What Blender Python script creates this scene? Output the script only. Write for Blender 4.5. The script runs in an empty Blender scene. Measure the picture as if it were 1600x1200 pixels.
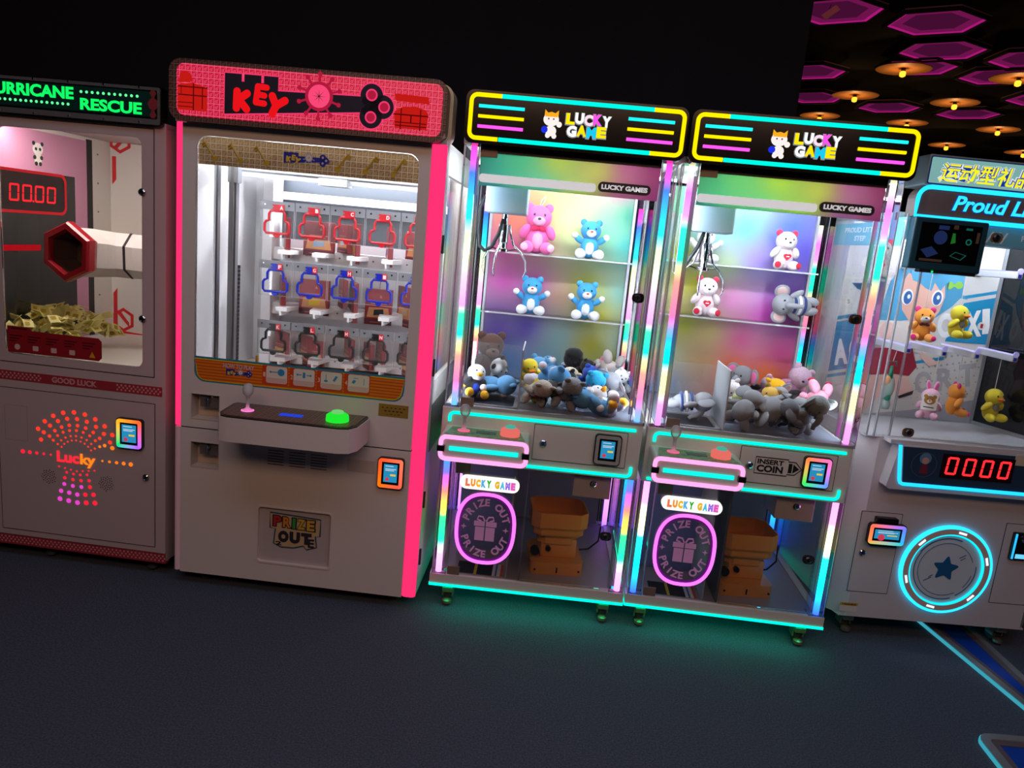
import bpy, bmesh, math, random
from mathutils import Vector, Matrix, Euler
random.seed(7)
PI = math.pi
sc = bpy.context.scene
COL = sc.collection

# ------------------------------------------------------------------ camera, world, light, exposure
def camera():
    yaw, pit, rol = .0336, .1921, -.094
    f = Vector((-math.sin(yaw)*math.cos(pit), math.cos(yaw)*math.cos(pit), -math.sin(pit)))
    r = Vector((math.cos(yaw), math.sin(yaw), 0)); d = f.cross(r)
    r2 = r*math.cos(rol) + d*math.sin(rol); d2 = -r*math.sin(rol) + d*math.cos(rol)
    cd = bpy.data.cameras.new('camera'); o = bpy.data.objects.new('camera', cd); COL.objects.link(o)
    cd.sensor_width = 36; cd.lens = 1150/1600*36; cd.clip_start = .05
    m = Matrix((( r2.x, -d2.x, -f.x, .3573), (r2.y, -d2.y, -f.y, -2.8385), (r2.z, -d2.z, -f.z, 1.5404), (0, 0, 0, 1)))
    o.matrix_world = m
    sc.camera = o
camera()
w = bpy.data.worlds.new('world'); sc.world = w; w.use_nodes = True
w.node_tree.nodes['Background'].inputs[0].default_value = (.10, .12, .16, 1)
w.node_tree.nodes['Background'].inputs[1].default_value = .02
def area(name, loc, size, power, col, target):
    l = bpy.data.lights.new(name, 'AREA'); l.shape = 'RECTANGLE'; l.size, l.size_y = size; l.energy = power; l.color = col
    o = bpy.data.objects.new(name, l); COL.objects.link(o); o.location = loc
    o.rotation_euler = (Vector(target)-Vector(loc)).to_track_quat('-Z', 'Y').to_euler()
    return o
area('ceiling_warm_light', (.5, -3.6, 3.2), (4.2, 1.0), 51, (1, .58, .38), (.3, 0, .6))
area('cool_floor_fill', (.6, -1.7, 3.35), (4.5, 1.2), 26, (.55, .70, 1), (.6, -1.75, 0))  # unseen fill light, aimed straight down to make the floor bluer
sc.view_settings.view_transform = 'Standard'; sc.view_settings.look = 'None'
sc.view_settings.exposure = 0; sc.view_settings.gamma = 1; sc.view_settings.use_curve_mapping = False
sc.cycles.use_denoising = True
sc.cycles.transparent_max_bounces = 32; sc.cycles.max_bounces = 8; sc.cycles.diffuse_bounces = 4
sc.cycles.sample_clamp_indirect = 4; sc.cycles.caustics_reflective = False; sc.cycles.caustics_refractive = False

# ------------------------------------------------------------------ materials
def lin(h):
    h = h.lstrip('#'); v = [int(h[i:i+2], 16)/255 for i in (0, 2, 4)]
    return tuple(x/12.92 if x <= .04045 else ((x+.055)/1.055)**2.4 for x in v)
MC = {}
def nt(name):
    m = bpy.data.materials.new(name); m.use_nodes = True; t = m.node_tree; t.nodes.clear()
    return m, t, t.nodes.new('ShaderNodeOutputMaterial')
def mat(h, rough=.5, metal=0, bump=0, bscale=300, var=0, sheen=0, emit=0):
    key = (h, rough, metal, bump, bscale, var, sheen, emit)
    if key in MC: return MC[key]
    c = lin(h) if isinstance(h, str) else h
    m, t, out = nt('mat'); b = t.nodes.new('ShaderNodeBsdfPrincipled')
    b.inputs['Base Color'].default_value = (*c, 1); b.inputs['Roughness'].default_value = rough; b.inputs['Metallic'].default_value = metal
    if sheen: b.inputs['Sheen Weight'].default_value = sheen; b.inputs['Sheen Roughness'].default_value = .4
    if emit: b.inputs['Emission Color'].default_value = (*c, 1); b.inputs['Emission Strength'].default_value = emit
    if bump or var:
        tc = t.nodes.new('ShaderNodeTexCoord'); n = t.nodes.new('ShaderNodeTexNoise'); n.inputs['Scale'].default_value = bscale; n.inputs['Detail'].default_value = 4
        t.links.new(tc.outputs['Object'], n.inputs['Vector'])
        if bump:
            bp = t.nodes.new('ShaderNodeBump'); bp.inputs['Strength'].default_value = bump; bp.inputs['Distance'].default_value = .004
            t.links.new(n.outputs['Fac'], bp.inputs['Height']); t.links.new(bp.outputs['Normal'], b.inputs['Normal'])
        if var:
            r = t.nodes.new('ShaderNodeValToRGB'); r.color_ramp.elements[0].position = .3; r.color_ramp.elements[1].position = .7
            r.color_ramp.elements[0].color = (*[x*(1-var) for x in c], 1); r.color_ramp.elements[1].color = (*[min(1, x*(1+var)) for x in c], 1)
            t.links.new(n.outputs['Fac'], r.inputs['Fac']); t.links.new(r.outputs['Color'], b.inputs['Base Color'])
    t.links.new(b.outputs[0], out.inputs[0]); MC[key] = m
    return m
def emi(h, s=1.0):
    key = ('e', h, s)
    if key in MC: return MC[key]
    c = lin(h) if isinstance(h, str) else h
    m, t, out = nt('glow'); e = t.nodes.new('ShaderNodeEmission'); e.inputs[0].default_value = (*c, 1); e.inputs[1].default_value = s
    t.links.new(e.outputs[0], out.inputs[0]); MC[key] = m
    return m
def glass(tint=(1, 1, 1), refl=1.0, frost=0):
    key = ('g', tint, refl, frost)
    if key in MC: return MC[key]
    m, t, out = nt('glass'); tr = t.nodes.new('ShaderNodeBsdfTransparent'); tr.inputs[0].default_value = (*tint, 1)
    gl = t.nodes.new('ShaderNodeBsdfGlossy'); gl.inputs['Roughness'].default_value = .02
    fr = t.nodes.new('ShaderNodeFresnel'); fr.inputs[0].default_value = 1.45
    mu = t.nodes.new('ShaderNodeMath'); mu.operation = 'MULTIPLY'; mu.inputs[1].default_value = refl
    mx = t.nodes.new('ShaderNodeMixShader'); t.links.new(fr.outputs[0], mu.inputs[0]); t.links.new(mu.outputs[0], mx.inputs[0])
    t.links.new(tr.outputs[0], mx.inputs[1]); t.links.new(gl.outputs[0], mx.inputs[2]); s = mx
    if frost:
        df = t.nodes.new('ShaderNodeBsdfDiffuse'); df.inputs[0].default_value = (.85, .88, .9, 1); m2 = t.nodes.new('ShaderNodeMixShader'); m2.inputs[0].default_value = frost
        t.links.new(mx.outputs[0], m2.inputs[1]); t.links.new(df.outputs[0], m2.inputs[2]); s = m2
    t.links.new(s.outputs[0], out.inputs[0]); MC[key] = m
    return m
def attr_mat(kind, s=1.0):
    key = ('a', kind, s)
    if key in MC: return MC[key]
    m, t, out = nt('print'); a = t.nodes.new('ShaderNodeAttribute'); a.attribute_name = 'Col'
    if kind == 'glow':
        e = t.nodes.new('ShaderNodeEmission'); e.inputs[1].default_value = s; t.links.new(a.outputs['Color'], e.inputs[0]); t.links.new(e.outputs[0], out.inputs[0])
    else:
        b = t.nodes.new('ShaderNodeBsdfPrincipled'); b.inputs['Roughness'].default_value = .35; t.links.new(a.outputs['Color'], b.inputs['Base Color'])
        if kind == 'film':
            tl = t.nodes.new('ShaderNodeBsdfTranslucent'); t.links.new(a.outputs['Color'], tl.inputs[0]); mx = t.nodes.new('ShaderNodeMixShader'); mx.inputs[0].default_value = .6
            t.links.new(b.outputs[0], mx.inputs[1]); t.links.new(tl.outputs[0], mx.inputs[2]); t.links.new(mx.outputs[0], out.inputs[0])
        else: t.links.new(b.outputs[0], out.inputs[0])
    MC[key] = m
    return m
def grid_mat(base, line, size, mortar, emit=0, clear=0):
    key = ('gm', base, line, size, emit, clear)
    if key in MC: return MC[key]
    m, t, out = nt('gridprint'); tc = t.nodes.new('ShaderNodeTexCoord'); sx = t.nodes.new('ShaderNodeSeparateXYZ'); cb = t.nodes.new('ShaderNodeCombineXYZ')
    t.links.new(tc.outputs['Object'], sx.inputs[0]); t.links.new(sx.outputs[0], cb.inputs[0])
    ad = t.nodes.new('ShaderNodeMath'); ad.operation = 'ADD'; t.links.new(sx.outputs[2], ad.inputs[0]); t.links.new(sx.outputs[1], ad.inputs[1]); t.links.new(ad.outputs[0], cb.inputs[1])
    br = t.nodes.new('ShaderNodeTexBrick'); br.offset = 0; br.squash = 1
    br.inputs['Scale'].default_value = 1; br.inputs['Brick Width'].default_value = size; br.inputs['Row Height'].default_value = size
    br.inputs['Mortar Size'].default_value = mortar; br.inputs['Mortar Smooth'].default_value = 0
    for i in ('Color1', 'Color2'): br.inputs[i].default_value = (*lin(base), 1)
    br.inputs['Mortar'].default_value = (*lin(line), 1); t.links.new(cb.outputs[0], br.inputs['Vector'])
    b = t.nodes.new('ShaderNodeBsdfPrincipled'); b.inputs['Roughness'].default_value = .4; csrc = br.outputs['Color']
    if size > .015:   # small ring-and-stem key marks in every square
        def vm(op, a, v=None):
            n = t.nodes.new('ShaderNodeVectorMath'); n.operation = op; t.links.new(a, n.inputs[0])
            if v: n.inputs[1].default_value = v
            return n.outputs['Value' if op == 'LENGTH' else 'Vector']
        def ma(op, a, b_, c=None):
            n = t.nodes.new('ShaderNodeMath'); n.operation = op
            for i, q in enumerate((a, b_, c)):
                if q is None: continue
                if isinstance(q, (int, float)): n.inputs[i].default_value = q
                else: t.links.new(q, n.inputs[i])
            return n.outputs[0]
        fr = vm('FRACTION', vm('MULTIPLY', cb.outputs[0], (1/size, 1/size, 0)))
        ring_ = ma('COMPARE', vm('LENGTH', vm('SUBTRACT', fr, (.42, .40, 0))), .16, .045)
        sp = t.nodes.new('ShaderNodeSeparateXYZ'); t.links.new(fr, sp.inputs[0])
        dg = ma('COMPARE', ma('SUBTRACT', sp.outputs[0], sp.outputs[1]), .02, .05); rg_ = ma('COMPARE', sp.outputs[0], .66, .13)
        mk = ma('MULTIPLY', ma('MAXIMUM', ring_, ma('MULTIPLY', dg, rg_)), .75)
        mx = t.nodes.new('ShaderNodeMixRGB'); t.links.new(mk, mx.inputs[0]); t.links.new(br.outputs['Color'], mx.inputs[1]); mx.inputs[2].default_value = (*lin(line), 1); csrc = mx.outputs[0]
    t.links.new(csrc, b.inputs['Base Color'])
    if emit:
        b.inputs['Emission Strength'].default_value = emit; t.links.new(csrc, b.inputs['Emission Color'])
    if clear:   # printed on clear film: some light passes through from behind
        tl = t.nodes.new('ShaderNodeBsdfTranslucent'); t.links.new(csrc, tl.inputs[0]); mm = t.nodes.new('ShaderNodeMixShader'); mm.inputs[0].default_value = clear
        t.links.new(b.outputs[0], mm.inputs[1]); t.links.new(tl.outputs[0], mm.inputs[2]); b = mm
    t.links.new(b.outputs[0], out.inputs[0]); MC[key] = m
    return m

WHITE = mat('#dcd4cf', .38); WPINK = mat('#cdbfc0', .38); STEEL = mat('#e0dcd4', .42, .12); ALU = mat('#b9bcc2', .45, .6); CHROME = mat('#d5d7da', .12, 1)
BLACK = mat('#0b0b0d', .3); DGREY = mat('#26272b', .5); SEAM = mat('#141312', .8); BRKT = mat('#8b7a6c', .4, .3)
GL = glass(); GS = glass((1, 1, 1), .22); CLEAR = glass((.97, .985, .99), 1.2); ACR = glass((.96, .97, .98), 1.3, .04); FROST = glass((.9, .93, .95), 1, .35); SMOKE = glass((.16, .17, .18), 1)
TEAL = emi('#00f5d0', 1.5); PINKN = emi('#ff9ad2', 1.5); YEL = emi('#ffdf00', 1.25); CYANB = emi('#1fe8e8', 1.3); MAG = emi('#ff55e6', 1.2)

# ------------------------------------------------------------------ mesh helpers
def rr(x0, x1, z0, z1, r, n=5):
    p = []
    for cx, cz, a in ((x1-r, z1-r, 0), (x0+r, z1-r, 90), (x0+r, z0+r, 180), (x1-r, z0+r, 270)):
        for i in range(n+1):
            t = math.radians(a+90*i/n); p.append((cx+r*math.cos(t), cz+r*math.sin(t)))
    return p
def circ(cx, cz, r, n=32, rz=None): return [(cx+r*math.cos(2*PI*i/n), cz+(rz or r)*math.sin(2*PI*i/n)) for i in range(n)]
def off(p, d):
    n = len(p); o = []
    for i in range(n):
        a, b, c = p[i-1], p[i], p[(i+1) % n]
        t = Vector((c[0]-a[0], c[1]-a[1])); t = t.normalized() if t.length > 1e-9 else t
        o.append((b[0]+t.y*d, b[1]-t.x*d))
    return o
class G:
    def __init__(s): s.b = bmesh.new(); s.m = 0
    def _f(s, vs):
        try:
            f = s.b.faces.new(vs); f.material_index = s.m; return f
        except ValueError: return None
    def P3(s, pl, p, q):
        return {'xz': (p[0], q, p[1]), 'xy': (p[0], p[1], q), 'yz': (q, p[0], p[1])}[pl]
    def prism(s, pts, pl, a, b):
        A = [s.b.verts.new(s.P3(pl, p, a)) for p in pts]; B = [s.b.verts.new(s.P3(pl, p, b)) for p in pts]
        s._f(A); s._f(B[::-1]); n = len(pts)
        for i in range(n): s._f((A[i], B[i], B[(i+1) % n], A[(i+1) % n]))
        return s
    def ring(s, o, i, pl, a, b):
        L = [[s.b.verts.new(s.P3(pl, p, q)) for p in pts] for pts, q in ((o, a), (i, a), (i, b), (o, b))]; n = len(o)
        for k in range(4):
            X, Y = L[k], L[(k+1) % 4]
            for j in range(n): s._f((X[j], X[(j+1) % n], Y[(j+1) % n], Y[j]))
        return s
    def box(s, x0, x1, y0, y1, z0, z1, bev=0):
        v = [s.b.verts.new((x, y, z)) for z in (z0, z1) for x, y in ((x0, y0), (x1, y0), (x1, y1), (x0, y1))]
        fs = [s._f([v[k] for k in q]) for q in ((3, 2, 1, 0), (4, 5, 6, 7), (0, 1, 5, 4), (1, 2, 6, 5), (2, 3, 7, 6), (3, 0, 4, 7))]
        if bev:
            es = list({e for f in fs for e in f.edges}); r = bmesh.ops.bevel(s.b, geom=es, offset=bev, segments=2, affect='EDGES', profile=.5)
            for f in r['faces']: f.material_index = s.m
        return s
    def tube(s, path, r, n=8, closed=False, flat=None):
        P = [Vector(p) for p in path]; N = len(P); rings = []; up = None
        for i in range(N):
            a = P[i-1] if (i or closed) else P[i]; c = P[(i+1) % N] if (i < N-1 or closed) else P[i]
            t = (c-a).normalized()
            if up is None:
                up = Vector((0, 1, 0)) if abs(t.y) < .9 else Vector((1, 0, 0))
            u = (up - t*up.dot(t)).normalized(); up = u; v = t.cross(u)
            ri = r[i] if isinstance(r, (list, tuple)) else r
            rings.append([s.b.verts.new(P[i]+u*ri*math.cos(2*PI*k/n)*(flat or 1)+v*ri*math.sin(2*PI*k/n)) for k in range(n)])
        for i in range(N if closed else N-1):
            A, B = rings[i], rings[(i+1) % N]
            for k in range(n): s._f((A[k], A[(k+1) % n], B[(k+1) % n], B[k]))
        if not closed: s._f(rings[0][::-1]); s._f(rings[-1])
        return s
    def lathe(s, prof, c=(0, 0, 0), ax='z', n=24):
        rings = []
        for r, h in prof:
            ring = []
            for k in range(n):
                a = 2*PI*k/n; x, y = r*math.cos(a), r*math.sin(a)
                q = {'z': (x, y, h), 'y': (x, h, y), 'x': (h, x, y)}[ax]
                ring.append(s.b.verts.new((c[0]+q[0], c[1]+q[1], c[2]+q[2])))
            rings.append(ring)
        for A, B in zip(rings, rings[1:]):
            for k in range(n): s._f((A[k], A[(k+1) % n], B[(k+1) % n], B[k]))
        s._f(rings[0][::-1]); s._f(rings[-1])
        return s
    def ell(s, c, r, rot=(0, 0, 0), n=18, m=11):
        R = Euler(rot).to_matrix(); rows = []
        for i in range(m+1):
            t = PI*i/m
            k = 1 if i in (0, m) else n
            rows.append([s.b.verts.new(Vector(c)+R @ Vector((r[0]*math.sin(t)*math.cos(2*PI*j/n), r[1]*math.sin(t)*math.sin(2*PI*j/n), r[2]*math.cos(t)))) for j in range(k)])
        for A, B in zip(rows, rows[1:]):
            for j in range(n):
                a, a2, b, b2 = A[j % len(A)], A[(j+1) % len(A)], B[j % len(B)], B[(j+1) % len(B)]
                s._f([v for v in dict.fromkeys((a, b, b2, a2))])
        return s
    def cells(s, x0, x1, z0, z1, y0, y1, holes):
        xs = sorted({x0, x1, *[h[0] for h in holes], *[h[1] for h in holes]}); zs = sorted({z0, z1, *[h[2] for h in holes], *[h[3] for h in holes]})
        for a, b in zip(xs, xs[1:]):
            for c, d in zip(zs, zs[1:]):
                mx, mz = (a+b)/2, (c+d)/2
                if not any(h[0] < mx < h[1] and h[2] < mz < h[3] for h in holes): s.box(a, b, y0, y1, c, d)
        return s
    def out(s, name, ms, parent=None, smooth=False, loc=None):
        bmesh.ops.recalc_face_normals(s.b, faces=s.b.faces)
        me = bpy.data.meshes.new(name); s.b.to_mesh(me); s.b.free()
        for m in (ms if isinstance(ms, (list, tuple)) else [ms]): me.materials.append(m)
        o = bpy.data.objects.new(name, me); COL.objects.link(o); o.parent = parent
        if loc: o.location = loc
        if smooth:
            me.shade_smooth() if smooth is True else me.set_sharp_from_angle(angle=smooth)
            if smooth is not True:
                me.shade_smooth(); me.set_sharp_from_angle(angle=smooth)
        return o
SA = math.radians(35)
def thing(name, label, cat, loc=(0, 0, 0), rot=0, group=None):
    o = bpy.data.objects.new(name, None); COL.objects.link(o); o.location = loc; o.empty_display_size = .1
    o.rotation_euler = rot if isinstance(rot, tuple) else (0, 0, rot)
    o['label'] = label; o['category'] = cat
    if group: o['group'] = group
    return o
def tag(o, label, cat, group=None):
    o['label'] = label; o['category'] = cat
    if group: o['group'] = group
    return o
def struct(o): o['kind'] = 'structure'; return o
def dup(root, loc, rot, label=None):
    r = root.copy(); COL.objects.link(r); r.location = loc; r.rotation_euler = rot
    if label: r['label'] = label
    for ch in root.children:
        c = ch.copy(); COL.objects.link(c); c.parent = r
        for g in ch.children:
            d = g.copy(); COL.objects.link(d); d.parent = c
    return r
def colgrid(name, x0, x1, z0, z1, y, pts, kind, parent, s=1, nx=20, nz=30, pw=2.2):
    """printed colour panel: colours blended between the given spots"""
    b = bmesh.new(); L = b.loops.layers.float_color.new('Col')
    V = [[b.verts.new((x0+(x1-x0)*i/nx, y, z0+(z1-z0)*j/nz)) for i in range(nx+1)] for j in range(nz+1)]
    def colr(v):
        wt = 0; acc = [0, 0, 0]
        for px, pz, h in pts:
            d = ((v.co.x-px)**2+(v.co.z-pz)**2+.0004)**(pw/2); k = 1/d; wt += k; c = lin(h)
            for q in range(3): acc[q] += c[q]*k
        return (*[a/wt for a in acc], 1)
    for j in range(nz):
        for i in range(nx):
            f = b.faces.new((V[j][i], V[j][i+1], V[j+1][i+1], V[j+1][i]))
            for l in f.loops: l[L] = colr(l.vert)
    g = bmesh.ops.extrude_face_region(b, geom=list(b.faces)); bmesh.ops.translate(b, verts=[v for v in g['geom'] if isinstance(v, bmesh.types.BMVert)], vec=(0, .004, 0))
    for f in b.faces:
        for l in f.loops: l[L] = colr(l.vert)
    bmesh.ops.recalc_face_normals(b, faces=b.faces)
    me = bpy.data.meshes.new(name); b.to_mesh(me); b.free(); me.materials.append(attr_mat(kind, s))
    o = bpy.data.objects.new(name, me); COL.objects.link(o); o.parent = parent; return o
def grad(stops, t):
    for (a, ca), (b, cb) in zip(stops, stops[1:]):
        if t <= b:
            k = max(0, min(1, (t-a)/(b-a+1e-9))); A, B = lin(ca), lin(cb); return (*[A[i]*(1-k)+B[i]*k for i in range(3)], 1)
    return (*lin(stops[-1][1]), 1)
def led(name, x, y, z0, z1, r, stops, parent, s=2.2, n=36):
    """upright light tube whose lamps change colour along it (0 = top)"""
    b = bmesh.new(); L = b.loops.layers.float_color.new('Col'); rings = []
    for i in range(n+1):
        z = z1+(z0-z1)*i/n; rings.append([b.verts.new((x+r*math.cos(k*PI/5), y+r*math.sin(k*PI/5), z)) for k in range(10)])
    for A, B in zip(rings, rings[1:]):
        for k in range(10): b.faces.new((A[k], B[k], B[(k+1) % 10], A[(k+1) % 10]))
    b.faces.new(rings[0]); b.faces.new(rings[-1][::-1])
    for f in b.faces:
        for l in f.loops: l[L] = grad(stops, (z1-l.vert.co.z)/(z1-z0))
    bmesh.ops.recalc_face_normals(b, faces=b.faces)
    me = bpy.data.meshes.new(name); b.to_mesh(me); b.free(); me.materials.append(attr_mat('glow', s)); me.shade_smooth()
    o = bpy.data.objects.new(name, me); COL.objects.link(o); o.parent = parent; return o

def textmesh(s, offset=0, ext=.02, shear=0, res=3):
    c = bpy.data.curves.new('t', 'FONT'); c.body = s; c.offset = offset; c.extrude = ext; c.shear = shear; c.resolution_u = res
    o = bpy.data.objects.new('t', c); COL.objects.link(o)
    m = bpy.data.meshes.new_from_object(o.evaluated_get(bpy.context.evaluated_depsgraph_get()))
    bpy.data.objects.remove(o); bpy.data.curves.remove(c); return m
def fit_text(name, s, x0, x1, z0, z1, y, m, parent, offset=.0, shear=0, thick=.0015, rot=0, pl='front', keep=False):
    me = textmesh(s, offset, .02, shear); co = [v.co.copy() for v in me.vertices]
    a, b = min(c.x for c in co), max(c.x for c in co); d, e = min(c.y for c in co), max(c.y for c in co)
    kx, kz = (x1-x0)/(b-a), (z1-z0)/(e-d)
    if keep: kx = kz = min(kx, kz)
    for v in me.vertices:
        X, Z = (v.co.x-(a+b)/2)*kx, (v.co.y-(d+e)/2)*kz; X, Z = X*math.cos(rot)-Z*math.sin(rot), X*math.sin(rot)+Z*math.cos(rot)
        X += (x0+x1)/2; Z += (z0+z1)/2; q = y-thick*(1 if v.co.z > 0 else 0)
        v.co = (X, q, Z) if pl == 'front' else ((X, Z, y+thick*(v.co.z > 0)) if pl == 'top' else (y+thick*(v.co.z > 0), X, Z))
    me.materials.clear(); me.materials.append(m); me.name = name
    o = bpy.data.objects.new(name, me); COL.objects.link(o); o.parent = parent; return o
def arc_text(name, s, cx, cz, rx, rz, a0, a1, h, y, m, parent, flip=False):
    parts = []; n = len(s)
    for i, ch in enumerate(s):
        if ch == ' ': continue
        a = math.radians(a0+(a1-a0)*i/(n-1)); me = textmesh(ch, .03)
        co = [v.co.copy() for v in me.vertices]; cxm = (min(c.x for c in co)+max(c.x for c in co))/2
        t = a+PI/2 if flip else a-PI/2; k = h/.72
        px, pz = cx+rx*math.cos(a), cz+rz*math.sin(a)
        for v in me.vertices:
            X, Z = (v.co.x-cxm)*k, (v.co.y-.36)*k
            v.co = (px+X*math.cos(t)-Z*math.sin(t), y-(.001 if v.co.z > 0 else 0), pz+X*math.sin(t)+Z*math.cos(t))
        parts.append(me)
    b = bmesh.new()
    for me in parts: b.from_mesh(me); bpy.data.meshes.remove(me)
    me = bpy.data.meshes.new(name); b.to_mesh(me); b.free(); me.materials.append(m)
    o = bpy.data.objects.new(name, me); COL.objects.link(o); o.parent = parent; return o
SEG = {'0': 'abcdef', '1': 'bc', '7': 'abc'}
def digits(name, s, x0, z0, w, h, gap, y, m, parent, pl='xz'):
    g = G(); t = h*.12; sl = .06*h
    for i, ch in enumerate(s):
        if ch == ' ': x0 += w+gap; continue
        if ch == '.': g.prism([(x0-gap*.7, z0), (x0-gap*.3, z0), (x0-gap*.3, z0+t), (x0-gap*.7, z0+t)], pl, y-.001, y); continue
        H = {'a': (h-t, h), 'g': (h/2-t/2, h/2+t/2), 'd': (0, t)}
        for q in SEG[ch]:
            if q in H: x1, x2, a, b = t*.6, w-t*.6, *H[q]
            else:
                x1, x2 = (0, t) if q in 'ef' else (w-t, w); a, b = (h*.52, h-t*.4) if q in 'bf' else (t*.4, h*.48)
            g.prism([(x0+x1+sl*a/h, z0+a), (x0+x2+sl*a/h, z0+a), (x0+x2+sl*b/h, z0+b), (x0+x1+sl*b/h, z0+b)], pl, y-.001, y)
        x0 += w+gap
    return g.out(name, m, parent)
def caster(x, y, parent, m=CHROME, h=.1):
    o = G().box(x-.03, x+.03, y-.03, y+.03, h-.008, h).box(x-.024, x-.018, y-.02, y+.025, h*.35, h).box(x+.018, x+.024, y-.02, y+.025, h*.35, h).box(x-.022, x+.022, y-.045, y-.02, h*.62, h*.85, .003).out('caster', m, parent)
    G().lathe([(.028, -.014), (.034, -.009), (.034, .009), (.028, .014)], (x, y+.012, .034), 'x', 18).out('wheel', mat('#2b2b2b', .6), o, SA)
    G().lathe([(.006, 0), (.006, .02), (.02, .012), (.02, 0)][::-1], (x-.0, y-.03, .012), 'z', 12).out('brake_pad', m, o)
    return o
def lock(x, z, y, parent, plate=None):
    o = G().lathe([(.012, 0), (.014, -.003), (.014, -.008), (.010, -.011), (.009, -.008)], (x, y, z), 'y', 16).out('lock', CHROME if plate is None else mat('#55565a', .3, .8), parent, SA)
    if plate:
        G().prism(rr(x-.02, x+.026, z-.018, z+.018, .014), 'xz', y-.001, y+.004).out('lock_plate', plate, o)
    G().box(x-.0015, x+.0015, y-.0125, y-.009, z-.006, z+.006).out('keyhole', BLACK, o)
    return o
READER = [(0, '#ff7a30'), (.3, '#ff5a50'), (.45, '#b060ff'), (.6, '#4070ff'), (.75, '#20d0c0'), (.88, '#30e040'), (1, '#ffb020')]
def reader(x0, x1, z0, z1, y, parent, cols, s=1.3, land=False, art=True):
    """card reader with a lit bezel; cols run round the bezel from the right side, anticlockwise"""
    o = G().prism(rr(x0-.004, x1+.004, z0-.004, z1+.004, .014), 'xz', y-.016, y).out('card_reader', BLACK, parent)
    n = 6; O = rr(x0, x1, z0, z1, .012, n); I = rr(x0+.013, x1-.013, z0+.013, z1-.013, .003, n)
    b = bmesh.new(); L = b.loops.layers.float_color.new('Col'); N = len(O)
    R = [[b.verts.new((p[0], q, p[1])) for p in pts] for pts, q in ((O, y-.012), (O, y-.021), (I, y-.021), (I, y-.014))]
    for k in range(3):
        for j in range(N):
            f = b.faces.new((R[k][j], R[k][(j+1) % N], R[k+1][(j+1) % N], R[k+1][j]))
            for l in f.loops:
                v = l.vert.co; a = (math.atan2((v.z-(z0+z1)/2)/(z1-z0), (v.x-(x0+x1)/2)/(x1-x0))/(2*PI)) % 1; l[L] = grad(cols, a)
    bmesh.ops.recalc_face_normals(b, faces=b.faces)
    me = bpy.data.meshes.new('light_ring'); b.to_mesh(me); b.free(); me.materials.append(attr_mat('glow', s) if s else mat('#a9aaa6', .35))
    r = bpy.data.objects.new('light_ring', me); COL.objects.link(r); r.parent = o
    a, c, d, e = x0+.013, x1-.013, z0+.013, z1-.013
    G().box(a, c, y-.017, y-.01, d, e).out('screen_frame', BLACK, o)
    a += .009; c -= .009; d += .011; e -= .009; H = e-d; W = c-a
    G().box(a, c, y-.018, y-.0165, d, e).out('screen', emi('#2a93c4', .9), o)
    g = G()
    for k, (zz, ww) in enumerate(((.88, .6), (.72, .8), (.64, .65))): g.box(a+W*.12, a+W*(.12+ww), y-.019, y-.0178, d+H*zz, d+H*(zz+.035))
    g.m = 1; g.box(a+W*.5, a+W*.9, y-.019, y-.0178, d+H*.36, d+H*.46)
    g.m = 2; g.prism(circ(a+W*.28, d+H*.16, W*.14, 10), 'xz', y-.019, y-.0178)
    g.out('screen_picture', [emi('#dff3fa', .8), emi('#ffd84a', .8), emi('#e0405a', .8)], o)
    return o
def stick(x, y, z, parent, mb, base):
    o = G().lathe([(.022, 0), (.018, .004), (.007, .012), (.006, .045), (.009, .055), (.019, .068), (.021, .085), (.014, .102), (.003, .106)], (x, y, z), 'z', 14).out('joystick', mb, parent, True)
    G().lathe([(.024, 0), (.024, .002), (.012, .003)], (x, y, z), 'z', 16).out('joystick_light', base, o)
    G().lathe([(.002, .012), (.0035, .02), (.0035, .055), (.002, .06)], (x, y, z), 'z', 8).out('joystick_rod', CHROME, o)
def button(x, y, z, r, parent, m, top):
    o = G().lathe([(r, 0), (r, .008), (r*.97, .022), (r*.7, .03), (r*.5, .031)], (x, y, z), 'z', 28).out('push_button', m, parent, SA)
    G().lathe([(r*.55, .03), (r*.5, .038), (r*.2, .042)], (x, y, z), 'z', 20).out('button_cap', top, o, SA)

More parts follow.
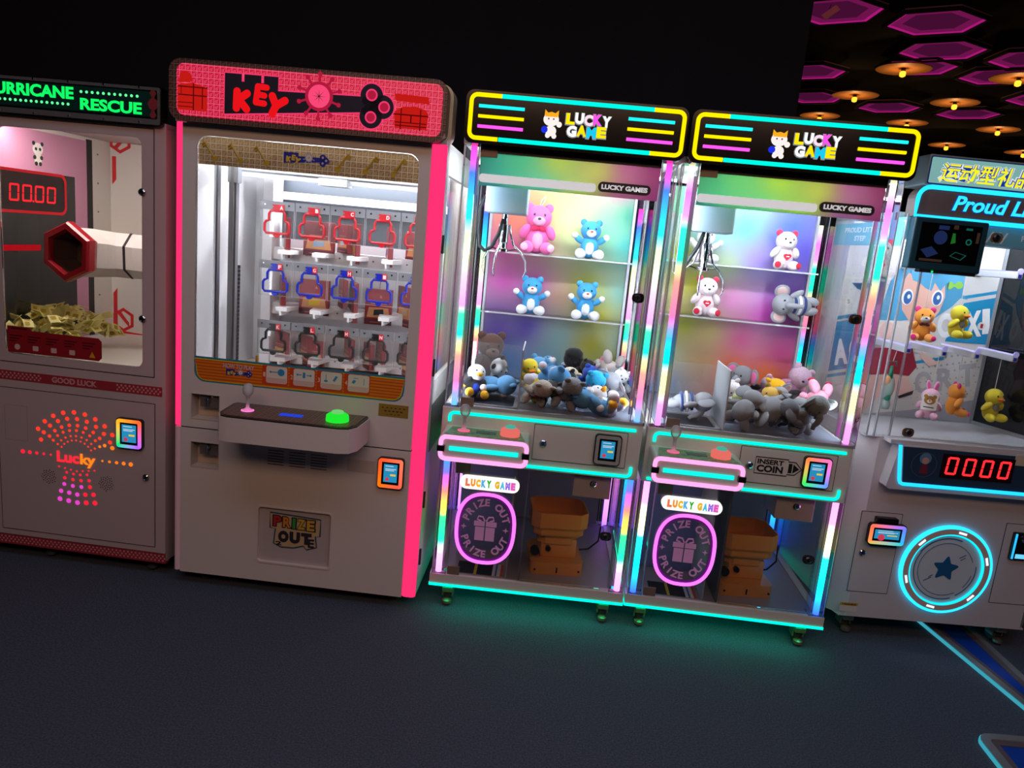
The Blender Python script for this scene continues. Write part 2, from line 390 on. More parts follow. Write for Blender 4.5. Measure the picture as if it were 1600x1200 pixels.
# ------------------------------------------------------------------ the room
def room():
    g = G().box(-6, 10, -5, 14, -.05, 0); f = struct(g.out('floor', mat((.060, .076, .108), .95, 0, .9, 160, .45)))
    struct(G().box(-6, 1.50, 1.05, 1.2, 0, 3.42).out('wall_back', mat((.004, .005, .008), 1)))
    struct(G().box(-6, 10, -5, 14, 3.42, 3.5).out('ceiling', mat((.004, .004, .006), 1)))
    struct(G().box(-6, 10, 13.8, 14, 0, 3.42).out('wall_far', mat((.02, .02, .025), .8)))
    struct(G().box(-6, -5.9, -5, 1.2, 0, 3.42).out('wall_left', mat((.02, .02, .025), .8)))
    struct(G().box(9.9, 10, -5, 14, 0, 3.42).out('wall_right', mat((.02, .02, .025), .8)))
    k = 1.294; cx, cy = .3573, -2.8385; S = lambda x, y: (cx+(x-cx)*k, cy+(y-cy)*k)
    # hexagonal trays; rim light fading inwards is painted as dimmer glowing rings
    mb = mat((.004, .004, .006), .9); mi = mat('#8d5f80', .7); gl = emi('#d21aa8', 3.0)
    where = ['nearest the upper right corner', 'second row down at upper right', 'above the second claw machine sign', 'above the blue prize machine sign', 'at the right edge beside a lamp disc',
             'partly behind the second row lamp disc', 'highest and leftmost, with a paper tag', 'cut by the end of the dark wall', 'lowest beside the dark wall end', 'at the right edge of the second row', 'just below the highest lamp disc']
    for i, (x, y) in enumerate([(2.37, 1.69), (2.67, 2.2), (3.11, 3.93), (3.77, 3.92), (3.93, 3.2), (3.30, 2.68), (1.80, 1.64), (2.12, 2.98), (2.42, 3.80), (3.24, 2.22), (2.72, 2.62)]):
        X, Y = S(x, y); R = .35
        t = thing('hexagon_ceiling_light', 'purple lit hexagonal ceiling tray '+where[i], 'ceiling light', (X, Y, 3.34), 0, 'hexagonal ceiling lights')
        H = lambda r: [(r*math.cos(PI/6+PI/3*q), r*math.sin(PI/6+PI/3*q)) for q in range(6)]
        G().prism(H(R-.004), 'xy', .03, .04).out('backing_plate', mi, t); G().ring(H(R), H(R-.02), 'xy', .004, .03).out('rim', mb, t)
        G().ring(H(R-.022), H(R-.05), 'xy', .018, .030).out('light_strip', emi('#c21c86', .75), t); G().ring(H(R-.05), H(R-.13), 'xy', .022, .030).out('tray_glow_border', emi('#8a1a60', .6), t); G().prism(H(R-.13), 'xy', .024, .030).out('tray_glow', emi('#5e1646', .5), t); G().box(-.01, .01, -.01, .01, .04, .08).out('hanger', mb, t)
    # round disc lamps
    md = mat('#c98a50', .6); names = ['highest of the lamp discs, at upper middle', 'leftmost of the second row', 'right of the second row, over a hexagon', 'above the blue machine sign at right', 'smallest lamp disc beside the sign frame', 'half hidden above the second claw machine sign', 'peeking over the right end of the claw machine sign', 'at the right edge of the picture', 'far lamp disc at the right edge, above the sign', 'tucked behind the sign frame corner']
    for i, (x, y) in enumerate([(2.58, 2.5), (2.61, 3.37), (3.36, 3.33), (4.2, 4.2), (4.27, 5.2), (2.66, 4.28), (3.43, 4.26), (3.33, 2.49), (5.06, 5.23), (3.55, 5.3)]):
        X, Y = S(x, y)
        t = thing('disc_lamp', 'round orange lit ceiling disc lamp '+names[i], 'lamp', (X, Y, 3.30), 0, 'round ceiling disc lamps')
        G().lathe([(.02, .012), (.20, .008), (.225, -.004), (.22, -.008), (.02, 0)], (0, 0, 0), 'z', 36).out('disc', md, t, SA)
        G().lathe([(.018, -.025), (.018, .0)], (0, 0, 0), 'z', 12).out('lamp_holder', BLACK, t)
        G().lathe([(.010, -.072), (.024, -.064), (.026, -.036), (.018, -.025)], (0, 0, 0), 'z', 12).out('bulb', emi('#ff9c28', 3), t)
        l = bpy.data.lights.new('lamp_light', 'POINT'); l.energy = 1.3; l.color = (1, .55, .2); l.shadow_soft_size = .02; lo = bpy.data.objects.new('lamp_light', l); COL.objects.link(lo); lo.parent = t; lo.location = (0, 0, -.10)
        G().lathe([(.006, .008), (.006, .12)], (0, 0, 0), 'z', 8).out('hanging_rod', BLACK, t)
    X, Y = S(1.76, 1.60)
    t = thing('paper_tag', 'small brown paper tag hanging in front of the highest purple tray', 'tag', (X-.03, Y-.10, 3.30), (math.radians(-30), math.radians(-38), math.radians(-20)))
    G().box(-.055, .055, -.002, .002, -.03, .03).out('card', mat('#f0cfa6', .7), t); G().tube([(0, 0, .03), (.03, 0, .06)], .002, 5).out('string', DGREY, t)
    # lit floor frames at lower right
    def frame_mat(name, label, pts, inner, inner2):
        t = thing(name, label, 'floor light', (0, 0, 0))
        G().ring(pts, inner, 'xy', 0, .02).out('metal_border', mat('#b4b9bd', .35, .6), t)
        G().ring(off(pts, .004), pts, 'xy', 0, .014).out('light_strip', emi('#4fd0e8', .55), t)
        G().ring(inner, inner2, 'xy', 0, .016).out('trim', mat('#6d6468', .5, .2), t); G().prism(inner2, 'xy', 0, .012).out('panel', mat('#1248b4', .35), t)
    def para(a, b, c, d, r): # rounded quadrilateral
        q = [Vector(p) for p in (a, b, c, d)]; o = []
        for i in range(4):
            p, c0, n_ = q[i-1], q[i], q[(i+1) % 4]; u = (p-c0).normalized()*r; v = (n_-c0).normalized()*r
            for k in range(6):
                s = k/5; o.append(tuple(c0+u*(1-s)**2+v*s*s))
        return o
    def ins(cs, r, ds):
        c = Vector((sum(p[0] for p in cs)/4, sum(p[1] for p in cs)/4)); out = []
        for d in ds:
            L = []
            for i in range(4):
                p = Vector(cs[i]); u = (Vector(cs[i-1])-p).normalized(); v = (Vector(cs[(i+1) % 4])-p).normalized(); s = abs(u.x*v.y-u.y*v.x); L.append(tuple(p+(u+v)*d/s))
            out.append(para(*L, max(.004, r-d)))
        return out
    cs = [(2.314, -.42), (2.425, -.42), (2.425, .5), (2.19, .5)]; a = ins(cs, .02, (0, .026, .05)); frame_mat('floor_light_panel', 'long blue floor strip with lit metal border running under the blue prize machine', *a)
    cs = [(1.995, -.475), (1.96, -1.10), (2.75, -1.10), (2.75, -.44)][::1]; a = ins([cs[0], cs[1], cs[2], cs[3]], .05, (0, .03, .055)); frame_mat('floor_light_panel', 'blue floor panel with rounded metal corner at the lower right corner', *a)
room()

# ------------------------------------------------------------------ plush toys
def fab(h, fur=0): return mat(h, .9, 0, .5 if fur else .25, 140 if fur else 420, .12 if fur else .05, .3)
EYE = mat('#0c0a0a', .15)
def plush(label, loc, h, rot=(0, 0, 0), body='#57a8dc', head=None, ears='round', earc=None, inner=None, muzzle=None, belly=None, limb=None, paw=None, pad=None, pose='sit', fur=0,
          nose='#141010', trunk=None, beak=None, bow=None, stripes=None, heart=None, bib=None, loop=None, hat=None, cat='plush toy', group=None, name='plush_toy', hs=1.0, eyes=True, mouth=None, at='base'):
    """toy of height h, base at its origin, facing -y; rot turns it about its middle when at='middle'"""
    head = head or body; limb = limb or body; earc = earc or head; paw = paw or limb
    t = thing(name, label, cat, loc, rot, group)
    dz = .45*h if at == 'middle' else 0
    def E_(nm, c, r, m, parent, ro=(0, 0, 0)):
        return G().ell((c[0]*h, c[1]*h, c[2]*h-dz), (r[0]*h, r[1]*h, r[2]*h), ro).out(nm, m, parent, True)
    B, Hd = fab(body, fur), fab(head, fur)
    lying = pose == 'long'
    tz = .30
    to = E_('torso', (0, 0, tz), (.23, .19, .30), B, t)
    if belly: E_('belly_patch', (0, -.055, tz-.02), (.16, .15, .22), fab(belly, fur), to)
    if stripes:
        for k in range(3):
            z = tz+.14-.11*k; r = .232*math.sqrt(max(.05, 1-((z-tz)/.30)**2))+.006
            G().lathe([(r*h, (z-.025)*h-dz), (r*h*1.01, z*h-dz), (r*h, (z+.025)*h-dz)], (0, 0, 0), 'z', 20).out('stripe', fab(stripes[k % len(stripes)]), to, True)
    hz = .70
    hd = E_('head', (0, -.03, hz), (.255*hs, .225*hs, .235*hs), Hd, t)
    if muzzle: E_('muzzle', (0, -.215*hs, hz-.07), (.125, .09, .095), fab(muzzle, fur), hd)
    if nose and not beak and not trunk: E_('nose', (0, -.295*hs if muzzle else -.25*hs, hz-.03), (.035, .025, .026), mat(nose, .3), hd)
    if mouth: G().tube([(.05*h*math.sin(a)*1.3, (-.305+.05*abs(math.sin(a)))*h, (hz-.075-.03*math.cos(a))*h-dz) for a in [x*.3-1.2 for x in range(9)]], .005*h, 5).out('mouth', mat(mouth, .6), hd)
    if eyes:
        for s in (-1, 1): E_('eye', (.095*s, -.222*hs, hz+.045), (.026, .016, .03), EYE, hd)
    for s in (-1, 1):
        if ears == 'round':
            e = E_('ear', (.19*s*hs, -.01, hz+.19*hs), (.085, .05, .085), fab(earc, fur), hd)
            if inner: E_('inner_ear', (.19*s*hs, -.045, hz+.19*hs), (.05, .025, .05), fab(inner), e)
        elif ears == 'big':
            e = E_('ear', (.29*s, .0, hz+.04), (.17, .045, .19), fab(earc, fur), hd, (0, .3*s, -.4*s))
            if inner: E_('inner_ear', (.29*s, -.03, hz+.04), (.12, .03, .14), fab(inner), e, (0, .3*s, -.4*s))
        elif ears == 'long':
            e = E_('ear', (.10*s, .0, hz+.30), (.07, .04, .18), fab(earc, fur), hd, (0, .2*s, 0))
            if inner: E_('inner_ear', (.10*s, -.03, hz+.30), (.04, .025, .14), fab(inner), e, (0, .2*s, 0))
        elif ears == 'point':
            G().lathe([(.08*h, 0), (.045*h, .07*h), (.005*h, .13*h)], (.15*s*h, -.02*h, (hz+.16)*h-dz), 'z', 12).out('ear', fab(earc), hd, True)
    if trunk:
        G().tube([(0, -.2*h, (hz-.02)*h-dz), (0, -.29*h, (hz-.06)*h-dz), (0, -.34*h, (hz-.16)*h-dz), (0, -.35*h, (hz-.27)*h-dz), (0, -.40*h, (hz-.33)*h-dz)], [.08*h, .072*h, .06*h, .052*h, .045*h], 12).out('trunk', fab(trunk), hd, True)
    if beak:
        E_('beak', (0, -.26, hz-.04), (.10, .09, .04), fab(beak), hd); E_('beak', (0, -.24, hz-.085), (.075, .06, .025), fab(beak), hd)
    # limbs
    if pose == 'sit':
        A = [((.25*s, -.07, .42), (.09, .09, .17), (.55, -.5*s, 0)) for s in (-1, 1)]; Lg = [((.19*s, -.20, .12), (.115, .19, .12), (0, 0, .35*s)) for s in (-1, 1)]
    elif pose == 'wave':
        A = [((.29*s, -.05, .47), (.08, .08, .16), (.3, .9*s, 0)) for s in (-1, 1)]; Lg = [((.20*s, -.16, .11), (.11, .16, .11), (0, 0, .5*s)) for s in (-1, 1)]
    else:
        A = [((.25*s, -.03, .40), (.075, .075, .19), (.1, -.5*s, 0)) for s in (-1, 1)]; Lg = [((.12*s, -.02, .02), (.10, .10, .19), (0, .2*s, 0)) for s in (-1, 1)]
    for (c, r, ro), s in zip(A, (-1, 1)):
        a = E_('arm', c, r, fab(limb, fur), t, ro)
        if paw != limb:
            d = Euler(ro).to_matrix() @ Vector((0, 0, r[2]*(1 if pose == 'wave' else -1))); E_('paw', (c[0]+d.x*.9, c[1]+d.y*.9, c[2]+d.z*.9), (.082, .08, .08), fab(paw, fur), a)
    for (c, r, ro), s in zip(Lg, (-1, 1)):
        a = E_('leg', c, r, fab(paw if paw != limb and pose == 'wave' else limb, fur), t, ro)
        if paw != limb or pad:
            d = Euler(ro).to_matrix() @ (Vector((0, -r[1], 0)) if pose != 'long' else Vector((0, 0, -r[2]))); k = .55 if paw != limb else .8
            f = E_('foot', (c[0]+d.x*k, c[1]+d.y*k, c[2]+d.z*k+.01), (.125, .10, .125) if pose != 'long' else (.1, .1, .09), fab(paw, fur), a) if paw != limb else a
            if pad: E_('foot_pad', (c[0]+d.x*(1.02 if paw == limb else 1.04), c[1]+d.y*(1.02 if paw == limb else 1.04), c[2]+.01), (.075, .03, .075), fab(pad), a, ro)
    if bow:
        bo = E_('bow', (0, -.215, .49), (.03, .03, .03), fab(bow), t)
        for s in (-1, 1): E_('bow_loop', (.075*s, -.215, .49), (.065, .025, .045), fab(bow), bo, (0, .3*s, 0))
    if heart: 
        pts = [(.011*16*math.sin(a)**3*.5*h, (.011*.5*(13*math.cos(a)-5*math.cos(2*a)-2*math.cos(3*a)-math.cos(4*a))+.33)*h-dz) for a in [2*PI*i/28 for i in range(28)]]
        hb = G().prism(pts, 'xz', -.27*h, -.20*h).out('heart_patch', fab(heart), t, SA); G().box(-.04*h, .04*h, -.274*h, -.27*h, .32*h-dz, .345*h-dz).out('stitching', fab('#f3e6e6'), hb)
    if bib: E_('bib', (0, -.15, .40), (.12, .07, .12), fab(bib), t)
    if hat: G().lathe([(.24*h, 0), (.22*h, .12*h), (.13*h, .2*h), (.02*h, .22*h)], (0, -.02*h, (hz+.07)*h-dz), 'z', 18).out('hat', fab(hat), hd, True)
    if loop: G().tube([(0, 0, (hz+.21)*h-dz), (.03*h, 0, (hz+.34)*h-dz), (.10*h, 0, (hz+.42)*h-dz), (.09*h, 0, (hz+.33)*h-dz), (.02*h, 0, (hz+.21)*h-dz)], .009*h, 6).out('hanging_loop', fab(loop), t, True)
    return t

# ------------------------------------------------------------------ the two claw machines
def claw_machine(label, loc, rot, up, low, back, film, sh, gx, ring_lit, insert):
    T = thing('claw_machine', label, 'claw machine', loc, rot)
    W, D = .80, .80
    for x in (.07, .73):
        for y in (.075, .72): caster(x, y, T, mat('#a08c66', .3, .7))
    # base frame, light under it
    fr = G().ring([(-.005, 0), (.802, 0), (.802, D), (-.005, D)], [(.03, .035), (.77, .035), (.77, D-.035), (.03, D-.035)], 'xy', .112, .157).box(.0, .8, .03, D-.02, .112, .122).out('base_frame', STEEL, T)
    G().box(-.005, .803, -.004, .002, .106, .116).box(-.007, -.003, 0, D, .106, .116).box(.800, .804, 0, D, .106, .116).out('under_light', TEAL, T)
    G().box(.03, .77, .02, .034, .100, .108).out('floor_light_strip', emi('#00e8b0', 11), T)
    G().box(.03, .77, .035, D-.03, .13, .15).out('lower_floor', mat('#a59eaa', .4), T)
    # middle band with control panel
    band = G().box(-.003, .793, 0, D, .647, .871, .002).out('control_band', STEEL, T)
    G().tube([(.028, -.004, .815)]+[(.028+.018*(1-math.cos(a)), -.004, .833+.018*math.sin(a)) for a in (0, .4, .8, 1.2, PI/2)]+[(.766, -.004, .851)], .006, 8).out('neon_line', TEAL, band, True)
    G().tube([(.018, -.004, .661), (.743, -.004, .661)]+[(.748+.017*math.sin(a), -.004, .678-.017*math.cos(a)) for a in (0, .4, .8, 1.2, PI/2)]+[(.765, -.004, .700)], .006, 8).out('neon_line', TEAL, band, True)
    pn = G().box(.369, .737, -.002, .0, .694, .836).out('access_panel', STEEL, band)
    G().ring(rr(.367, .739, .692, .838, .002), rr(.3685, .7375, .6935, .8365, .002), 'xz', -.0025, 0).out('panel_seam', SEAM, pn)
    lock(.407, .763, -.002, band)
    reader(.614, .712, .707, .823, -.002, T, ring_lit, 1.3 if ring_lit[0][1] != '#a9aaa6' else 0)
    if insert:
        m = mat('#15181a', .5); g = G(); o_ = [(.43, .798), (.555, .798), (.555, .79), (.583, .79), (.607, .765), (.583, .742), (.555, .742), (.555, .735), (.43, .735)]
        g.ring(o_, off(o_[::-1], .004)[::-1], 'xz', -.003, -.002).prism([(.558, .785), (.572, .785), (.572, .747), (.558, .747)], 'xz', -.003, -.002).prism([(.576, .784), (.600, .765), (.576, .747)], 'xz', -.003, -.002)
        s_ = g.out('insert_coin_sign', m, band); fit_text('lettering', 'INSERT', .437, .538, .773, .793, -.002, m, s_, .03); fit_text('lettering', 'COIN', .437, .538, .741, .769, -.002, m, s_, .04)
    # console
    c = G().prism([(p[0], p[1]) for p in rr(.013, .353, .701, .799, .012)], 'xz', -.16, -.001).out('console', STEEL, T, SA)
    G().prism([(.045, -.030), (.315, -.030), (.335, -.145), (.028, -.145)], 'xy', .798, .801).out('console_board', mat('#8aa878', .4, 0, 0, 40, .5), c)
    G().box(.145, .222, -.098, -.062, .7995, .8025).out('console_label', mat('#56616c', .4), c)
    P = rr(.020, .346, .707, .793, .02, 6)
    G().tube([(p[0], -.163, p[1]) for p in P], .0085, 8, True).out('neon_frame', PINKN, c, True)
    G().tube([(.053, -.162, .749), (.315, -.162, .749)], .0085, 10).out('neon_bar', emi('#10e8d8', 1.3), c, True)
    for x in (.022, .344): G().box(x-.014, x+.014, -.176, -.15, .738, .760).out('neon_clip', BLACK, c)
    stick(.095, -.078, .801, T, glass((.85, 1, .97), 1.5, .5), emi('#ff5a8a', 1.2)); button(.275, -.08, .801, .038, T, emi('#ff7a70', .8), emi('#5fd8c0', .6))
    # lower compartment: corner posts, doors, chute
    for x in (0, .736):
        for y in (0, .734):
            p = G().box(x+.002, x+.062, y+.004, y+.062, .157, .647).out('corner_cover', CLEAR, T)
            for q in ((x+.002, y+.001), (x+.058, y+.001), (x+.0, y+.058) if x == 0 else (x+.062, y+.058)): G().box(q[0], q[0]+.003, q[1], q[1]+.003, .157, .647).out('corner_trim', ALU, p)
            led('light_tube', x+.031+(.008 if x else -.004), y+.03, .157, .647, .0125, low[0 if y == 0 else 1], p, 3.0)
            p = G().box(x+.002, x+.062, y+.004, y+.062, .871, 1.875).out('corner_cover', CLEAR, T)
            for q in ((x+.002, y+.001), (x+.058, y+.001), (x+.0, y+.058) if x == 0 else (x+.062, y+.058)): G().box(q[0], q[0]+.003, q[1], q[1]+.003, .871, 1.875).out('corner_trim', ALU, p)
            led('light_tube', x+.031+(.002 if x else .006), y+.03, .875, 1.875 if y == 0 else 1.74, .0115, up, p, 2.0, 60)
    G().box(.066, .734, .752, .76, .157, .647).out('lower_back', mat('#b4b0ba', .5), T)
    G().box(.066, .36, .012, .016, .165, .64).out('prize_door', GL, T)
    pd = G().box(.36, .368, .008, .02, .165, .64).out('door_divider', ACR, T)
    for x in (.31, .365): G().box(x-.003, x+.003, .02, .30, .16, .645).out('chute_wall', FROST if x < .33 else ACR, T)
    G().box(.07, .31, .30, .304, .16, .645).out('chute_back', mat('#6676a0', .4), T)
    for (x0, x1, z0, z1) in ((.068, .128, .600, .645), (.066, .116, .160, .195)): G().box(x0, x1, .004, .012, z0, z1).out('door_hinge', BRKT, T)
    O = [(.208+.118*math.copysign(abs(math.cos(a))**.8, math.cos(a)), .374+.148*math.copysign(abs(math.sin(a))**.8, math.sin(a))) for a in [2*PI*i/48 for i in range(48)]]
    rg = G().tube([(p[0], .004, p[1]) for p in O], .0075, 8, True).out('neon_ring', emi('#ff70f0', 1.5), T, True)
    G().ring(off(O, -.005), off(O, -.016), 'xz', .006, .011).out('ring_backing', mat('#8a2fb0', .4), rg)
    lp = mat('#c993c4', .5, 0, 0, 1, 0, 0, .12)
    for wd, a0, a1, fl in (('PRIZE', 158, 90, False), ('OUT', 56, 22, False), ('PRIZE', 205, 270, True), ('OUT', 302.5, 335, True)): arc_text('arched_lettering', wd, .208, .374, .088, .112, a0, a1, .03, .011, lp, rg, fl)
    g = G()
    for x0, x1, z0, z1 in ((.166, .204, .32, .378), (.209, .247, .32, .378), (.160, .204, .382, .403), (.209, .253, .382, .403)): g.box(x0, x1, .009, .011, z0, z1)
    for s in (-1, 1): g.tube([(.2065+s*.003, .010, .405), (.2065+s*.012, .010, .422), (.2065+s*.030, .010, .424), (.2065+s*.034, .010, .410), (.2065+s*.018, .010, .404)], .0035, 6)
    g.out('gift_print', lp, rg)
    for cx, cz in ((.118, .375), (.292, .372)): G().prism([(cx+(.013 if k % 2 == 0 else .004)*math.cos(k*PI/4), cz+(.013 if k % 2 == 0 else .004)*math.sin(k*PI/4)) for k in range(8)], 'xz', .009, .011).out('sparkle_print', lp, rg)
    pl = G().prism(rr(.089, .331, .541, .596, .027), 'xz', -.004, .012).out('logo_plate', emi('#fff6ee', 1.2), T, SA)
    x = .112
    for ch, h in zip('LUCKY GAME', ('#ff7a50', '#ff9a30', '#ffc020', '#50b8f0', '#28b848', '', '#f0c030', '#50c8f0', '#a070f0', '#f060c8')):
        if ch != ' ': fit_text('logo_letter', ch, x, x+.019, .553, .585, -.0045, emi(h, .9), pl, .085)
        x += .0215 if ch != ' ' else .012
    G().box(.37, .734, .006, .010, .165, .64).out('lower_glass_door', GL, T)
    lock(.697, .396, .006, T, mat('#3a3b40', .4, .4))
    cb = G().box(.548, .700, .04, .2, .541, .646, .003).out('cash_box', mat('#c3bcc0', .4), T); lock(.628, .604, .04, cb)
    # printed instruction sheets on the chute floor
    g = G(); cols = ['#16181f', '#e0c020', '#16181f', '#e6e6ea', '#3a6fc0', '#e8e2d8', '#d05040']; xs = [.10, .172, .184, .25, .262, .27, .284, .296]
    for k in range(7): g.m = k; g.box(xs[k], xs[k+1], .035, .16, .151, .153)
    g.out('floor_print', [mat(h, .5) for h in cols], T)
    # upper cabinet
    G().box(.03, .77, .02, D-.02, .871, .876).out('play_floor', mat('#8e97a8', .35), T)
    G().box(0, .8, .0, D, 1.878, 1.90).out('roof', STEEL, T)
    dr = G().cells(.066, .734, .876, 1.862, .002, .006, []).out('front_glass', GL, T)
    G().box(.064, .736, -.002, .008, 1.850, 1.877).out('top_rail', mat('#3f3d3c', .4, .5), T)
    G().box(.066, .79, -.001, .03, .871, .882).out('bottom_rail', ALU, T)
    for (x0, x1, z0, z1) in ((.066, .128, 1.834, 1.868), (.066, .118, .880, .915)): G().box(x0, x1, -.004, .008, z0, z1).out('glass_hinge', BRKT, T)
    lock(.707, 1.369, .0, T, BLACK if not insert else mat('#6b4520', .4, .4))
    for x in (.004, .792): G().box(x, x+.004, .066, .734, .876, 1.875).out('side_glass', GS, T)
    for x in (.004, .792): G().box(x, x+.004, .066, .734, .157, .645).out('lower_side_glass', GS, T)
    for k in range(9): 
        for x in (.058, .740): G().box(x, x+.003, .066, .069, .92+k*.1, .95+k*.1).out('side_clip', DGREY, T)
    for x in (.060, .728): G().box(x, x+.012, .70, .735, .876, 1.875).out('back_rail', ALU, T)
    colgrid('back_panel', .066, .734, .88, 1.86, .724, back, 'print', T)
    film = [(a, b, '#%02x%02x%02x' % tuple(int(q+(255-q)*.38) for q in bytes.fromhex(h[1:]))) for a, b, h in film]
    fm = colgrid('printed_film', .066, .736, 1.732, 1.862, .012, film, 'film', T)
    G().prism(rr(.066, .504, 1.744, 1.774, .012), 'xz', .004, .012).out('white_bar', mat('#eef2fa', .4, emit=.55), fm)  # printed bar with its own glow put in for light from behind
    lg = G().prism(rr(.512, .707, 1.748, 1.784, .017), 'xz', -.002, .012).out('logo_badge', mat('#141318', .4), fm); fit_text('badge_lettering', 'LUCKY GAMES', .524, .695, 1.757, 1.775, -.0022, mat('#f4f4f6', .5, emit=.35), lg, .05)
    G().box(.10, .70, .13, .16, 1.855, 1.87).out('white_light_bar', emi('#eaf4ff', 105), T)
    for x in (.047, .736): c_ = G().box(x, x+.017, .064, .068, .90, 1.84).out('strip_shield', ALU, T); G().box(x+.001, x+.016, .0682, .0705, .91, 1.83).out('rail_light_strip', emi('#e6f0ff', 48), c_)  # opaque piece added to hide the bright strip from the front
    G().box(.08, .72, .55, .57, 1.86, 1.872).out('white_light_bar', emi('#eaf4ff', 22), T)
    for z in sh:
        s = G().box(.063, .737, .59, .718, z-.007, z).out('shelf', ACR, T); G().box(.063, .737, .588, .5895, z-.007, z).out('shelf_edge', glass((.9, .94, .96), 1, .5), s)
    # divider round the prize chute
    dv = G().box(.291, .295, .03, .30, .876, 1.12).out('chute_divider', FROST if insert else ACR, T); G().box(.066, .295, .298, .302, .876, 1.10).out('divider_back', ACR, dv)
    G().box(.2905, .2955, .028, .0295, .876, 1.12).box(.2905, .2955, .0295, .30, 1.12, 1.1215).out('divider_edge', glass((.92, .95, .97), 1, .6), dv)
    G().ring(rr(.075, .288, .04, .29, .02), rr(.09, .273, .055, .275, .02), 'xy', .876, .884).out('chute_rim', ALU, dv)
    G().prism(rr(.09, .273, .055, .275, .02), 'xy', .8762, .8775).out('chute_mouth', mat('#1b1f2c', .6), dv)
    # gantry and claw
    gc = G().box(gx, gx+.168, .13, .27, 1.642, 1.748, .006).out('gantry_carriage', mat('#9eb6c4', .4), T)
    G().box(.068, .732, .18, .2, 1.755, 1.785).box(gx+.06, gx+.09, .07, .70, 1.75, 1.772).out('gantry_rail', ALU, gc)
    X = gx+.080; Y = .2
    cl = G().lathe([(.014, 1.642), (.014, 1.60), (.02, 1.598), (.02, 1.53), (.016, 1.525), (.016, 1.505), (.026, 1.503), (.026, 1.492), (.008, 1.488)], (X, Y, 0), 'z', 16).out('claw', CHROME, gc, SA)
    for a in (.35, 2.45, 4.5):
        pth = [(.022, 1.60), (.03, 1.56), (.045, 1.52), (.078, 1.495), (.102, 1.46), (.108, 1.42), (.098, 1.395)]
        G().tube([(X+r*math.cos(a), Y+r*math.sin(a), z) for r, z in pth], [.0045, .0045, .0045, .004, .004, .004, .003], 7).out('prong', CHROME, cl, True)
        G().tube([(X+.012*math.cos(a), Y+.012*math.sin(a), 1.495), (X+.06*math.cos(a), Y+.06*math.sin(a), 1.505)], .003, 6).out('prong_link', BLACK, cl)
    if insert: cp = [(gx+.06, .15, 1.64), (gx+.04, .14, 1.58), (gx-.005, .13, 1.50), (gx-.01, .14, 1.48)]
    else: cp = [(gx-.002, .16, 1.70), (gx-.018, .15, 1.66), (gx-.02, .15, 1.57), (gx-.012, .15, 1.51), (gx+.01, .16, 1.49), (gx+.035, .17, 1.505), (gx+.06, .18, 1.56), (gx+.075, .19, 1.62)]
    G().tube(cp, .008, 8).out('claw_cable', mat('#1d2326', .5), gc, True)
    for k in range(3): G().tube([(.02+.01*k, .08+.01*k, 1.70), (.018+.012*k, .08, 1.56), (.022+.01*k, .085, 1.48), (.03+.012*k, .09, 1.47), (.04+.01*k, .09, 1.5), (.045+.006*k, .09, 1.70)], .0022, 5).out('loose_wire', mat('#9aa0a4', .4), gc, True)
    # header sign
    hd = G().prism(rr(.004, .803, 1.873, 2.058, .03), 'xz', -.058, .012).out('header_sign', mat('#0a0a0c', .15), T, SA)
    y = -.061
    def bpath(side):
        x0, x1, z0, z1, r = .024, .788, 1.892, 2.041, .022
        arc = lambda cx, cz, a: [(cx+r*math.cos(math.radians(t)), y, cz+r*math.sin(math.radians(t))) for t in range(a, a+91, 15)]
        L = [(.133, y, z1)]+arc(x0+r, z1-r, 90)+arc(x0+r, z0+r, 180)+[(.128, y, z0)]
        return L if side < 0 else [(.678, y, z0)]+arc(x1-r, z0+r, 270)+arc(x1-r, z1-r, 0)+[(.678, y, z1)]
    for s in (-1, 1): G().tube(bpath(s), .0075, 8).out('neon_border', YEL, hd, True)
    for z in (1.892, 2.041): G().tube([(.131, y, z), (.68, y, z)], .0075, 8).out('neon_border', emi('#00e8d0', 1.35), hd, True)
    for x0, x1 in ((.052, .217), (.590, .755)):
        for z, m in ((2.003, CYANB), (1.968, YEL), (1.933, MAG)): G().tube([(x0, y, z), (x1, y, z)], .0058, 8).out('neon_bar', m, hd, True)
    # logo: word art and a plain kitten emblem
    xs = [.368, .398, .430, .462, .494]; me = emi('#bfc4c8', .5)
    for row, (wd, cols, z0, z1, x0, dx) in enumerate((('LUCKY', ('#ffe600', '#ffffff', '#ffd9e8', '#ff50e8', '#ffffff'), 1.968, 2.006, .368, .0325), ('GAME', ('#ffffff', '#ffe000', '#10c8f0', '#ffe600'), 1.926, 1.964, .375, .0355))):
        for k, ch in enumerate(wd):
            zz = .002*((k % 2)*2-1)
            fit_text('letter_backing', ch, x0+dx*k-.003, x0+dx*(k+1)+.001, z0+zz-.004, z1+zz+.001, -.0585, me, hd, .09)
            fit_text('logo_letter', ch, x0+dx*k, x0+dx*(k+1)-.001, z0+zz, z1+zz, -.0605, emi(cols[k], 1.1), hd, .06)
    wm, om, bm_ = emi('#fff4f0', 1.0), emi('#ffb020', 1.0), emi('#2030e0', 1.0)
    em = G().prism(circ(.315, 1.977, .028, 20, .023), 'xz', -.0615, -.058).out('kitten_emblem', wm, hd)
    G().prism([(.290, 1.988), (.291, 2.010), (.304, 1.998)], 'xz', -.0613, -.058).prism([(.340, 1.988), (.340, 2.010), (.327, 1.998)], 'xz', -.0613, -.058).prism([(.292, 1.986), (.338, 1.986), (.334, 1.998), (.315, 2.003), (.296, 1.998)], 'xz', -.0625, -.058).out('emblem_fur', om, em)
